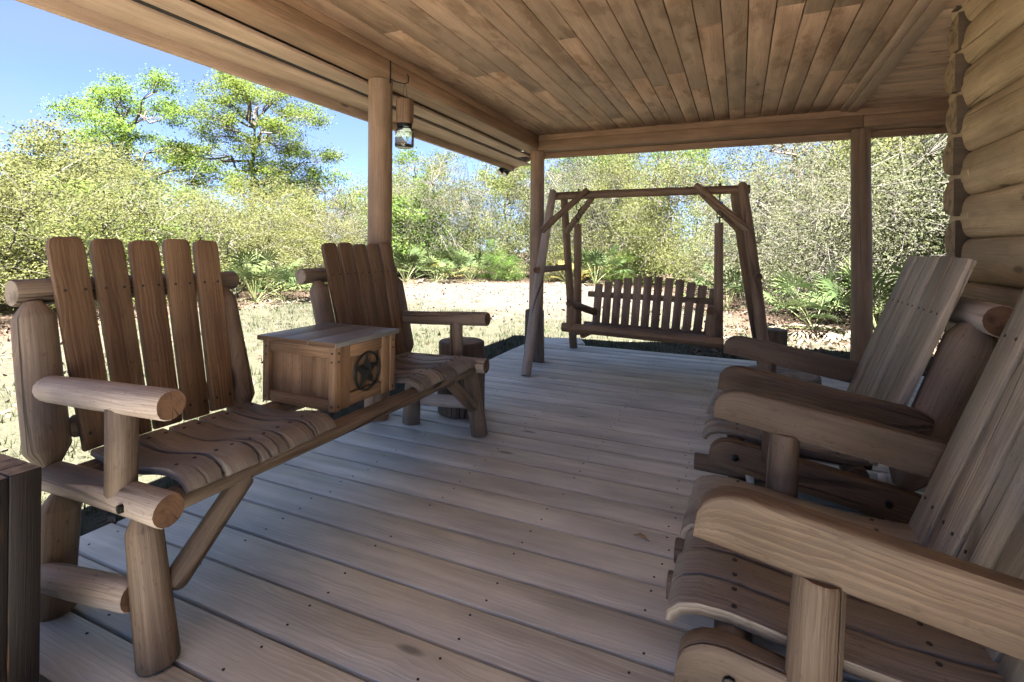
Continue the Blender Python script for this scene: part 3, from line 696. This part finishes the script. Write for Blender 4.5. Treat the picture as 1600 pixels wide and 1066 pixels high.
# ------------------------------------------------------------------ foliage
rng = np.random.default_rng(11)
def leaf_mat(name, ramp, trans=.48, rough=.55, nscale=1.3):
    t = NT(name); at = t.n('Attribute', attribute_name='rnd'); oi = t.n('ObjectInfo')
    tc = t.n('TexCoord').outputs['Object']
    nz = t.noise(tc, nscale, 2.)
    f = t.math('ADD', t.math('MULTIPLY', at.outputs['Fac'], .55), t.math('MULTIPLY', t.ss(nz, .3, .7), .45))
    cr = t.n('ValToRGB', {0: f}); el = cr.color_ramp.elements
    el[0].position = 0; el[0].color = ramp[0]+(1,); el[1].position = 1; el[1].color = ramp[-1]+(1,)
    for i, q in enumerate(ramp[1:-1]): e = el.new((i+1)/(len(ramp)-1)); e.color = q+(1,)
    col = cr.outputs[0]
    hs = t.n('HueSaturation', {'Color': col, 'Hue': t.math('ADD', t.math('MULTIPLY', oi.outputs['Random'], .024), .488), 'Saturation': 1., 'Value': t.math('ADD', t.math('MULTIPLY', oi.outputs['Random'], .24), .88)}).outputs[0]
    t.set(t.b.inputs['Base Color'], hs); t.b.inputs['Roughness'].default_value = rough; t.b.inputs['Specular IOR Level'].default_value = .08
    tr = t.n('BsdfTranslucent', {'Color': hs}); mx = t.n('MixShader', {0: trans, 1: t.b.outputs[0], 2: tr.outputs[0]})
    t.t.links.new(mx.outputs[0], t.t.nodes['Material Output'].inputs[0]); return t.m
M['scrubleaf'] = leaf_mat('scrub_leaf', [(.074, .086, .030), (.094, .106, .036), (.118, .125, .046), (.150, .147, .070)])
M['greenleaf'] = leaf_mat('green_leaf', [(.022, .045, .010), (.05, .09, .018), (.085, .135, .028), (.14, .18, .045)])
M['oakleaf'] = leaf_mat('oak_leaf', [(.060, .096, .018), (.088, .134, .024), (.118, .166, .032), (.152, .192, .048)])
M['greyleaf'] = leaf_mat('grey_leaf', [(.070, .078, .040), (.088, .096, .052), (.110, .114, .066), (.138, .137, .088)])
M['palm'] = leaf_mat('palmetto_blade', [(.02, .036, .014), (.042, .064, .024), (.07, .095, .036), (.12, .125, .055)], .15, .5)
M['deadpalm'] = leaf_mat('dead_palmetto', [(.11, .088, .06), (.19, .16, .12), (.25, .22, .17)], .1, .7)
M['grassblade'] = leaf_mat('grass_blade', [(.017, .028, .011), (.030, .042, .018), (.048, .053, .028), (.072, .068, .046)], .2, .6)
M['litter'] = leaf_mat('dry_litter', [(.035, .022, .015), (.068, .046, .033), (.105, .078, .057), (.15, .12, .095)], .05, .8)
def quads(P, size, ratio=.5, up_bias=.35, rs=rng):
    """rhombic leaves at P: returns verts (4n,3)"""
    n = len(P); d = rs.normal(size=(n, 3)); d /= np.linalg.norm(d, axis=1)[:, None]
    nn = rs.normal(size=(n, 3)); nn[:, 2] += up_bias*2; e = np.cross(d, nn); e /= np.linalg.norm(e, axis=1)[:, None]+1e-9
    s = size*rs.uniform(.6, 1.35, size=(n, 1)); a = d*s; b = e*s*ratio
    return np.stack([P-a*.5, P+b*.5+a*.05, P+a*.5, P-b*.5+a*.05], 1).reshape(-1, 3)
def mesh_np(name, V_, nper, mats, rnd, faces=None, mi=None):
    me = bpy.data.meshes.new(name); V_ = np.asarray(V_, np.float32); nv = len(V_); nf = nv//nper
    me.vertices.add(nv); me.vertices.foreach_set('co', V_.ravel()); me.loops.add(nv); me.loops.foreach_set('vertex_index', np.arange(nv, dtype=np.int32))
    me.polygons.add(nf); me.polygons.foreach_set('loop_start', np.arange(0, nv, nper, dtype=np.int32)); me.polygons.foreach_set('loop_total', np.full(nf, nper, np.int32))
    at = me.attributes.new('rnd', 'FLOAT', 'FACE'); at.data.foreach_set('value', np.asarray(rnd, np.float32))
    for x in mats: me.materials.append(M[x])
    if mi is not None: me.polygons.foreach_set('material_index', np.asarray(mi, np.int32))
    me.update(calc_edges=True); return me
def twigs(b, a, e, r, sag=.0, wob=.15, n=4, mat='bark', seg=4):
    a, e = np.array(a), np.array(e); L = np.linalg.norm(e-a); pts = []
    for i in range(n+1):
        t = i/n; p = a+(e-a)*t+rng.normal(size=3)*wob*L*.25*math.sin(math.pi*t); p[2] += sag*L*math.sin(math.pi*t); pts.append(tuple(p))
    secs = [[(r*(1-.75*i/n)*math.cos(2*math.pi*j/seg), r*(1-.75*i/n)*math.sin(2*math.pi*j/seg)) for j in range(seg)] for i in range(n+1)]
    b.sweep(pts, secs, None, mat); return pts
def link(name, me, parent=None, loc=(0, 0, 0)):
    o = bpy.data.objects.new(name, me); COL.objects.link(o)
    if parent: o.parent = parent
    o.location = loc; return o

def shrub_data(w, h, nclump, nleaf, leaf, spread, fol, ntw=60, bark='bark', shell=.62, twiglen=.5, rs=rng):
    """rounded bush: clump centres over a dome, leaves round each, stems reaching them, bare twig tips"""
    C = []
    while len(C) < nclump:
        q = rs.uniform(-1, 1, 3); q[2] = rs.uniform(0, 1)
        r = np.linalg.norm(q)
        if r > 1 or r < rs.uniform(0, shell): continue
        lump = 1+.5*noise.noise((q[0]*1.7+w*3, q[1]*1.7+h*5, q[2]*1.7+nclump))
        C.append([q[0]*w/2*lump*(1 if q[2] > .12 else .85), q[1]*w/2*lump, .08*h+q[2]*h*.92*lump])
    C = np.array(C); tone = rs.uniform(0, 1, nclump)
    k = rs.poisson(nleaf, nclump); idx = np.repeat(np.arange(nclump), k)
    off = rs.normal(size=(len(idx), 3))*np.array([spread, spread, spread*.7])
    P = C[idx]+off; P[:, 2] = np.maximum(P[:, 2], .05)
    rn = np.clip(tone[idx]*.7+rs.uniform(0, .3, len(idx)), 0, 1)
    fm = mesh_np('foliage', quads(P, leaf, .55, .4, rs), 4, [fol], rn)
    b = MB(); stems = []
    for i in range(7):
        a = 2*math.pi*i/7+rs.uniform(-.4, .4); top = np.array([math.cos(a)*w*.22, math.sin(a)*w*.22, h*rs.uniform(.45, .7)])
        stems.append(twigs(b, (math.cos(a)*.12, math.sin(a)*.12, 0), top, .035*h/3.5+.006, 0, .35, 5, bark, 5))
    sp = np.array([p for st_ in stems for p in st_[2:]])
    for i in rs.permutation(nclump)[:ntw]:
        c0 = C[i]; j = np.argmin(np.linalg.norm(sp-c0, axis=1)+rs.uniform(0, .5, len(sp)))
        d = (c0-sp[j]); e = c0+d/(np.linalg.norm(d)+1e-6)*twiglen*rs.uniform(.2, 1)+rs.normal(size=3)*.06
        pts = twigs(b, sp[j], e, .011, .04, .45, 4, bark, 3)
        for q in range(2):
            p0 = np.array(pts[rs.integers(2, 4)]); twigs(b, p0, p0+rs.normal(size=3)*np.array([.35, .35, .25]), .006, 0, .4, 2, bark, 3)
    tm = b.build('stems'); sm = tm.data; bpy.data.objects.remove(tm)
    return fm, sm
SV = {
 'scrub': shrub_data(4.2, 3.5, 400, 105, .048, .17, 'scrubleaf', 150, 'palebark'),
 'scrub2': shrub_data(4.0, 3.7, 380, 105, .048, .18, 'scrubleaf', 190, 'palebark', .5),
 'green': shrub_data(3.6, 3.3, 320, 85, .06, .17, 'greenleaf', 110, 'bark'),
 'grey': shrub_data(4.2, 4.0, 360, 85, .046, .20, 'greyleaf', 260, 'palebark', .45, .8),
}
SH = 3.6
SKY_X = [-400, 0, 50, 120, 200, 300, 420, 500, 560, 620, 700, 780, 850, 1000, 1100, 1500, 2200]
SKY_Y = [180, 195, 190, 222, 258, 282, 300, 288, 278, 262, 254, 236, 212, 180, 160, 120, 100]
def skyline(x, y):
    '''height of the scrub's top edge over a point of the clearing's rim'''
    u = math.atan2(-x, y)-YAW; px = 800-math.tan(u)*F if abs(u) < 1.5 else 0
    return (1.1+(387-np.interp(px, SKY_X, SKY_Y))/F*math.hypot(x, y)*math.cos(u)-GZ)*np.interp(px, [560, 680], [1, 1.22])
def shrub(kind, x, y, w, h, rz, label, name='scrub_oak', group='scrub oak bushes edging the clearing', cat='bush'):
    fm, sm = SV[kind]; h = min(h, skyline(x, y)*.86); root = empty(name, (x, y, GZ-.03), label, cat, group)
    root.rotation_euler = (0, 0, rz); root.scale = (w/4.1, w/4.1, h/3.6)
    link('foliage', fm, root); link('stems', sm, root)
    return root
bushes = [
 ('scrub', -12.2, 3.9, 4.6, 3.9, 'pale olive scrub oak at the left frame edge beyond the bench arm'),
 ('scrub2', -12.9, 6.6, 4.8, 4.1, 'yellow-green scrub oak behind the near bench back'),
 ('scrub', -12.3, 9.4, 4.4, 3.3, 'rounded yellow-green scrub oak behind the palmettos left of the far bench back'),
 ('scrub2', -13.2, 12.4, 4.6, 3.0, 'low pale scrub oak seen directly over the far bench back'),
 ('grey', -14.6, 15.6, 4.6, 3.6, 'twiggy pale scrub oak just left of the nearest porch post'),
 ('scrub2', -14.6, 18.8, 4.8, 4.8, 'pale scrub oak just right of the nearest porch post, behind palmettos'),
 ('grey', -11.9, 19.6, 5.0, 5.2, 'grey twiggy scrub oak behind the clumped palmettos past the bench'),
 ('scrub', -9.6, 20.8, 5.2, 5.8, 'tall pale yellow scrub oak under the eave corner'),
 ('grey', -7.0, 21.3, 5.0, 5.6, 'grey scrub oak behind the middle porch post'),
 ('scrub', -4.5, 21.6, 5.2, 5.6, 'yellow-green scrub oak behind the left half of the swing'),
 ('scrub2', -2.0, 20.2, 5.2, 5.4, 'pale scrub oak framed above the middle of the swing back'),
 ('scrub', .1, 16.6, 4.4, 4.0, 'olive scrub oak seen between swing hanging posts at right'),
 ('grey', 1.2, 13.2, 4.2, 3.7, 'grey-green scrub oak right of the swing frame'),
 ('grey', 2.2, 11.5, 3.6, 3.0, 'low grey-green scrub oak behind the palmetto beside the right post'),
 ('grey', 3.7, 10.4, 4.2, 3.8, 'silvery twiggy scrub oak between the right post and the log wall'),
 ('green', -9.0, 19.0, 2.3, 1.7, 'small dark green bush at the sand edge below the eave corner'),
 ('scrub2', -6.4, 19.9, 3.0, 1.9, 'low scrub oak fringing the sand left of the swing'),
 ('green', -3.6, 19.9, 2.8, 1.8, 'low green bush seen through the swing slats'),
]
for i, (k, x, y, w_, h_, lb) in enumerate(bushes): shrub(k, x, y, w_, h_, i*1.37, lb)

# the mass of scrub beyond the first row: nobody could count it, one object
def thicket():
    src = {}
    for k in SV:
        fm, sm = SV[k]; n = len(fm.vertices); co = np.empty(n*3, np.float32); fm.vertices.foreach_get('co', co)
        rn = np.empty(len(fm.polygons), np.float32); fm.attributes['rnd'].data.foreach_get('value', rn); src[k] = (co.reshape(-1, 4, 3), rn)
    Vs, Rn, Mi = [], [], []; order = ['scrubleaf', 'greenleaf', 'greyleaf']; mk = {'scrub': 0, 'scrub2': 0, 'green': 1, 'grey': 2}
    pos = []
    d = np.diff(LA, axis=0)
    for row, (off, hh) in enumerate(((4.2, 5.0), (7.0, 6.6), (10.5, 8.2))):
        for i in range(len(LA)-1):
            seg = LA[i+1]-LA[i]; L = np.hypot(*seg); nrm = np.array([-seg[1], seg[0]])/L
            if LA[i][1] < 0: continue
            m_ = max(1, int(L/3.)) if L > 2.2 else (1 if i % 2 == 0 else 0)
            for q in range(m_):
                p = LA[i]+seg*(q+.5)/m_+nrm*off+rng.normal(size=2)*.5; pos.append((p[0], p[1], hh))
    for x, y, hh in pos:
        if x > 7: continue
        k = rng.choice(['scrub', 'scrub2', 'green', 'grey'], p=[.34, .26, .14, .26] if x < -1 else [.12, .14, .1, .64])
        co, rn = src[k]; sel = rng.random(len(co)) < (.75 if x < -1 else .95); q = co[sel].copy(); qc = q.mean(1, keepdims=True); q = qc+(q-qc)*(1.5 if x < -1 else 1.15); a = rng.uniform(0, 6.28); ca, sa = math.cos(a), math.sin(a)
        sx, sz = rng.uniform(1.1, 1.4), min(hh*rng.uniform(.85, 1.1), skyline(x, y)*rng.uniform(.74, .92))/3.6
        X = (q[..., 0]*ca-q[..., 1]*sa)*sx+x; Y = (q[..., 0]*sa+q[..., 1]*ca)*sx+y
        cen = q.mean(1, keepdims=True)
        Vs.append(np.stack([X, Y, q[..., 2]*sz+GZ], -1)); Rn.append(np.clip(rn[sel]+rng.uniform(-.3, .25), 0, 1)); Mi.append(np.full(sel.sum(), mk[k]))
    me = mesh_np('scrub_thicket', np.concatenate(Vs).reshape(-1, 3), 4, order, np.concatenate(Rn), mi=np.concatenate(Mi))
    o = link('scrub_thicket', me); tag(o, 'dense mass of pale scrub oak thicket closing off the clearing', 'thicket', kind='stuff')
thicket()

# ---- trees
def tree(name, x, y, h, trunk_r, pads, leaf, nper, fol, label, bark='bark', group='trees rising over the scrub', lean=(0, 0), limbs=26, spread=(.62, .62, .26), cat='tree', bare=0):
    """pads: list of (dx, dy, z, radius): flattened leaf clouds carried by limbs"""
    root = empty(name, (x, y, GZ-.05), label, cat, group); P, Rn = [], []; b = MB()
    top = np.array([lean[0], lean[1], h*.72])
    tp = twigs(b, (0, 0, 0), top, trunk_r, 0, .16, 7, bark, 8)
    tb = b.build('trunk'); tb.parent = root
    b = MB()
    for dx, dy, z, r in pads:
        cen = np.array([dx, dy, z]); j = min(range(1, len(tp)), key=lambda q: abs(tp[q][2]-(z-.28*math.hypot(dx, dy)-.4)))
        lp = twigs(b, tp[j], cen-np.array([0, 0, r*.18]), trunk_r*.42, .08, .35, 5, bark, 5)
        nsub = max(6, int(r*r*13))
        for q in range(nsub):
            o_ = rng.normal(size=3); o_ /= np.linalg.norm(o_); o_ *= rng.uniform(.45, 1)**.6; c0 = cen+o_*np.array([r, r, r*.55])
            twigs(b, lp[rng.integers(2, 6)], c0, .018, .05, .5, 3, bark, 3)
            n_ = rng.poisson(nper*1.25); P.append(c0+rng.normal(size=(n_, 3))*np.array([.30, .30, .17])*(.6+r*.25)); Rn.append(np.clip(rng.uniform(0, .5)+rng.uniform(0, .5, n_), 0, 1))
    for q in range(bare):
        j = rng.integers(3, len(tp)); a = np.array(tp[j]); twigs(b, a, a+rng.normal(size=3)*np.array([1.2, 1.2, .6])+np.array([0, 0, .6]), .02, .05, .5, 4, bark, 3)
    lb_ = b.build('limbs'); lb_.parent = root
    P = np.concatenate(P); me = mesh_np('crown', quads(P, leaf, .55, .6), 4, [fol], np.concatenate(Rn)); link('crown', me, root)
    return root
def cloud(n, w, z0, z1, r0, r1, seed, f=lambda t: 1):
    rs = np.random.default_rng(seed); out = []
    for i in range(n):
        t = (i+.5)/n; a = i*2.4+rs.uniform(-.5, .5); R_ = w/2*f(t)*rs.uniform(.25, 1)
        out.append((R_*math.cos(a), R_*math.sin(a), z0+(z1-z0)*t, r0+(r1-r0)*t*rs.uniform(.8, 1.2)))
    return out
shape = lambda t: .35+.75*math.sin(math.pi*min(1, t*.72+.2))
tree('live_oak', -26.0, 14.5, 9.2, .17, cloud(22, 5.6, 2.8, 8.9, 1.15, .85, 1, shape), .095, 140, 'oakleaf', 'tall bright green oak with layered crown, left one of the pair against the sky')
tree('live_oak', -22.5, 18.5, 10.2, .19, cloud(25, 6.4, 3.8, 9.9, 1.15, .85, 5, shape), .095, 140, 'oakleaf', 'tallest bright green oak, right one of the pair, partly behind the eave', bare=10)
tree('live_oak', -20.6, 21.4, 5.9, .11, cloud(13, 4.8, 2.6, 5.5, 1.0, .75, 9, shape), .10, 100, 'oakleaf', 'smaller open green oak with sky behind, just left of the nearest post')
tree('live_oak', -19.3, 28.6, 7.6, .14, cloud(10, 6.0, 4.4, 7.6, 1.0, .8, 4, shape), .13, 50, 'greenleaf', 'open branched oak against the sky below the hanging jar', bare=16)
tree('scrub_tree', -16.9, 5.2, 4.8, .07, cloud(7, 3.8, 3.0, 4.6, .7, .45, 6, shape), .075, 34, 'greyleaf', 'thin spindly tree with sparse grey leaves at the far left', 'palebark', bare=34)
tree('live_oak', -12.2, 27.0, 7.0, .13, cloud(9, 5.6, 4.4, 6.6, 1.0, .8, 12, shape), .12, 70, 'oakleaf', 'yellow-green tree top behind the eave end', bare=6)
tree('live_oak', -8.0, 28.0, 7.0, .13, cloud(10, 5.0, 4.2, 7.2, 1.1, .8, 14, shape), .12, 80, 'greenleaf', 'dark green tree crown just right of the middle post')
tree('live_oak', -3.6, 28.5, 7.6, .14, cloud(10, 5.4, 4.4, 7.8, 1.1, .85, 15, shape), .12, 80, 'greenleaf', 'deep green crown above the left end of the swing beam')
tree('live_oak', 1.6, 18.5, 7.0, .14, cloud(13, 6.6, 2.6, 6.6, 1.1, .9, 17, shape), .085, 70, 'greyleaf', 'grey-green oak filling the gap between swing and right post', 'bark', bare=26)
tree('live_oak', 4.6, 13.6, 6.2, .15, cloud(15, 6.4, 2.2, 5.8, 1.0, .8, 21, shape), .075, 70, 'greyleaf', 'grey mossy oak with dark limbs beside the log wall', 'bark', bare=34)
tree('dead_tree', -17.4, 18.7, 3.9, .075, [(.2, 0, 2.9, .3)], .07, 4, 'greyleaf', 'pale bare trunk standing in the scrub left of the nearest post', 'palebark', cat='tree', bare=4)

# ---- palmettos
def palmetto_data(nf, size, mats, deadn, seed):
    rs = np.random.default_rng(seed); Q, Rn, Mi = [], [], []; b = MB()
    for i in range(nf+deadn):
        dead = i >= nf
        az = i*2.399+rs.uniform(-.3, .3); el = rs.uniform(.35, 1.35) if not dead else rs.uniform(-.15, .25)
        L = size*rs.uniform(.55, 1.)*(1 if not dead else .55); d = np.array([math.cos(az)*math.cos(el), math.sin(az)*math.cos(el), math.sin(el)])
        tip = d*L; tip[2] = max(tip[2], .06); b.wire([(0, 0, .05), tuple(tip*.5+np.array([0, 0, .05*size])), tuple(tip)], .006, 'palmstem', 3)
        sd_ = np.cross(d, [0, 0, 1]); sd_ /= np.linalg.norm(sd_)+1e-9; nn = np.cross(sd_, d)
        fd = d*.75+np.array([0, 0, -.25 if not dead else -.45])+nn*.1; fd /= np.linalg.norm(fd); fr = size*rs.uniform(.38, .55)
        nb = 17; tone = rs.uniform(0, .6)
        for q in range(nb):
            a = (q/(nb-1)-.5)*rs.uniform(3.2, 3.9); bd = fd*math.cos(a)+sd_*math.sin(a); ln_ = fr*(1-.28*abs(q/(nb-1)-.5)*2)*rs.uniform(.88, 1.06)
            e = tip+bd*ln_+np.array([0, 0, -.16*ln_*rs.uniform(.4, 1.5)]); pw = np.cross(bd, nn); pw /= np.linalg.norm(pw)+1e-9; wd = fr*.036; mid = tip+bd*ln_*.5+nn*.012
            Q += [tip, mid+pw*wd, e, mid-pw*wd]; Rn.append(min(1, tone+rs.uniform(0, .4))); Mi.append(1 if dead else 0)
    st_ = b.build('stalks'); sm = st_.data; bpy.data.objects.remove(st_)
    return mesh_np('fronds', np.array(Q), 4, mats, Rn, mi=Mi), sm
M['palmstem'] = plain('palmetto_stalk', (.13, .15, .06), .6)
M['yellowpalm'] = leaf_mat('yellow_palmetto', [(.11, .095, .025), (.21, .16, .045), (.28, .21, .075)], .15, .5)
PV = [palmetto_data(16, 1.25, ['palm', 'deadpalm'], 3, 31), palmetto_data(13, 1.1, ['palm', 'deadpalm'], 8, 32), palmetto_data(11, 1.0, ['yellowpalm', 'deadpalm'], 4, 33)]
def palm(v, x, y, sc, rz, label):
    fm, sm = PV[v]; root = empty('saw_palmetto', (x, y, GZ-.02), label, 'palmetto', 'saw palmettos along the scrub edge'); root.rotation_euler = (0, 0, rz); root.scale = (sc,)*3
    link('fronds', fm, root); link('stalks', sm, root)
for a in [(0, -10.2, 8.45, .95, .3, 'green palmetto left of the pale dead fronds, between the two bench backs'),
          (1, -10.0, 9.15, .85, 1.7, 'palmetto with a skirt of pale dead fronds between the two bench backs'),
          (0, -11.2, 15.7, 1.0, 2.2, 'green palmetto against the nearest post, right above the bench crossbar end'),
          (1, -10.5, 16.6, 1.0, .9, 'bushy palmetto with dead skirt at the sand edge right of the far bench back'),
          (2, -10.6, 17.4, .9, 2.9, 'yellowed palmetto in the clump right of the far bench back'),
          (0, -9.6, 17.7, 1.0, 4.0, 'green palmetto at the right end of the clump past the bench'),
          (0, -11.4, 18.2, 1.25, 5.0, 'darker palmetto standing tallest behind the clump past the bench'),
          (0, -4.9, 18.7, 1.15, 1.1, 'tall green palmetto rising behind the left end of the swing back'),
          (2, -5.9, 18.6, 1.0, 2.0, 'yellow-green palmetto beside the left hanging post of the swing'),
          (0, -.25, 12.4, .8, 3.0, 'small palmetto right of the swing hanging post'),
          (1, 1.15, 9.95, 1.05, 2.6, 'spreading palmetto with dead skirt left of the right porch post'),
          (0, 1.95, 9.35, 1.0, .2, 'green palmetto right of the right porch post')]: palm(*a)

# ---- grass tufts, litter
def ground_z(x, y): return GZ+.07*noise.noise((x*.35, y*.35, 1))+.025*noise.noise((x*1.7, y*1.7, 3))
def scatter():
    n = 42000; X = rng.uniform(-12, 3, n); Y = rng.uniform(-1, 20, n); ok = ~behind(X, Y) & ~((X > -2.35) & (Y < 5.75))
    g = grass_mask(X, Y); nz = np.array([noise.noise((x*.9, y*.9, 7))*.5+.5+.25*noise.noise((x*3.1, y*3.1, 2)) for x, y in zip(X, Y)])
    ok &= (g*.75+nz*.75 > rng.uniform(.70, 1.02, n)); X, Y, = X[ok], Y[ok]
    Q, Rn = [], []
    for x, y in zip(X, Y):
        z = ground_z(x, y)-.01; t = rng.uniform(0, .6)
        for q in range(rng.integers(3, 7)):
            a = rng.uniform(0, 6.28); h = rng.uniform(.03, .10); w_ = rng.uniform(.003, .006); l = rng.uniform(.1, .9)*h
            bx_, by_ = x+rng.normal()*.03, y+rng.normal()*.03
            Q += [(bx_-w_*math.sin(a), by_+w_*math.cos(a), z), (bx_+w_*math.sin(a), by_-w_*math.cos(a), z), (bx_+l*math.cos(a), by_+l*math.sin(a), z+h)]; Rn.append(min(1, t+rng.uniform(0, .5)))
    o = link('grass_tufts', mesh_np('grass_tufts', np.array(Q), 3, ['grassblade'], Rn)); tag(o, 'sparse grass tufts over the sandy yard', 'grass', kind='stuff')
    P = []
    for i in range(5200):
        k = rng.integers(1, len(LA)-2); a, e = LA[k], LA[k+1]
        sg = e-a; nrm = np.array([-sg[1], sg[0]])/np.hypot(*sg); p = a+sg*rng.random()+nrm*(rng.normal()*.55-.15)
        P.append((p[0], p[1], ground_z(*p)+.012))
    for i in range(2600):
        p = np.array([rng.uniform(-.6, 3.2), rng.uniform(6.5, 10.2)])
        P.append((p[0], p[1], ground_z(*p)+.012))
    for i in range(2600):
        p = np.array([rng.uniform(-10.5, 0), rng.uniform(-1, 17)])
        if p[0] > -2.5 and p[1] < 6: continue
        P.append((p[0], p[1], ground_z(*p)+.010))
    o = link('leaf_litter', mesh_np('leaf_litter', quads(np.array(P), .085, .5, 2.5), 4, ['litter'], rng.random(len(P)))); tag(o, 'brown dry leaf litter along the foot of the scrub', 'leaf litter', kind='stuff')
scatter()

# ------------------------------------------------------------------ render look
scene.view_settings.view_transform = 'Standard'; scene.view_settings.look = 'None'
scene.view_settings.exposure = 4.2; scene.view_settings.gamma = 1
cy_ = scene.cycles
cy_.max_bounces = 8; cy_.diffuse_bounces = 5; cy_.glossy_bounces = 3; cy_.transmission_bounces = 6; cy_.transparent_max_bounces = 6
cy_.use_denoising = True
cy_.sample_clamp_indirect = 8
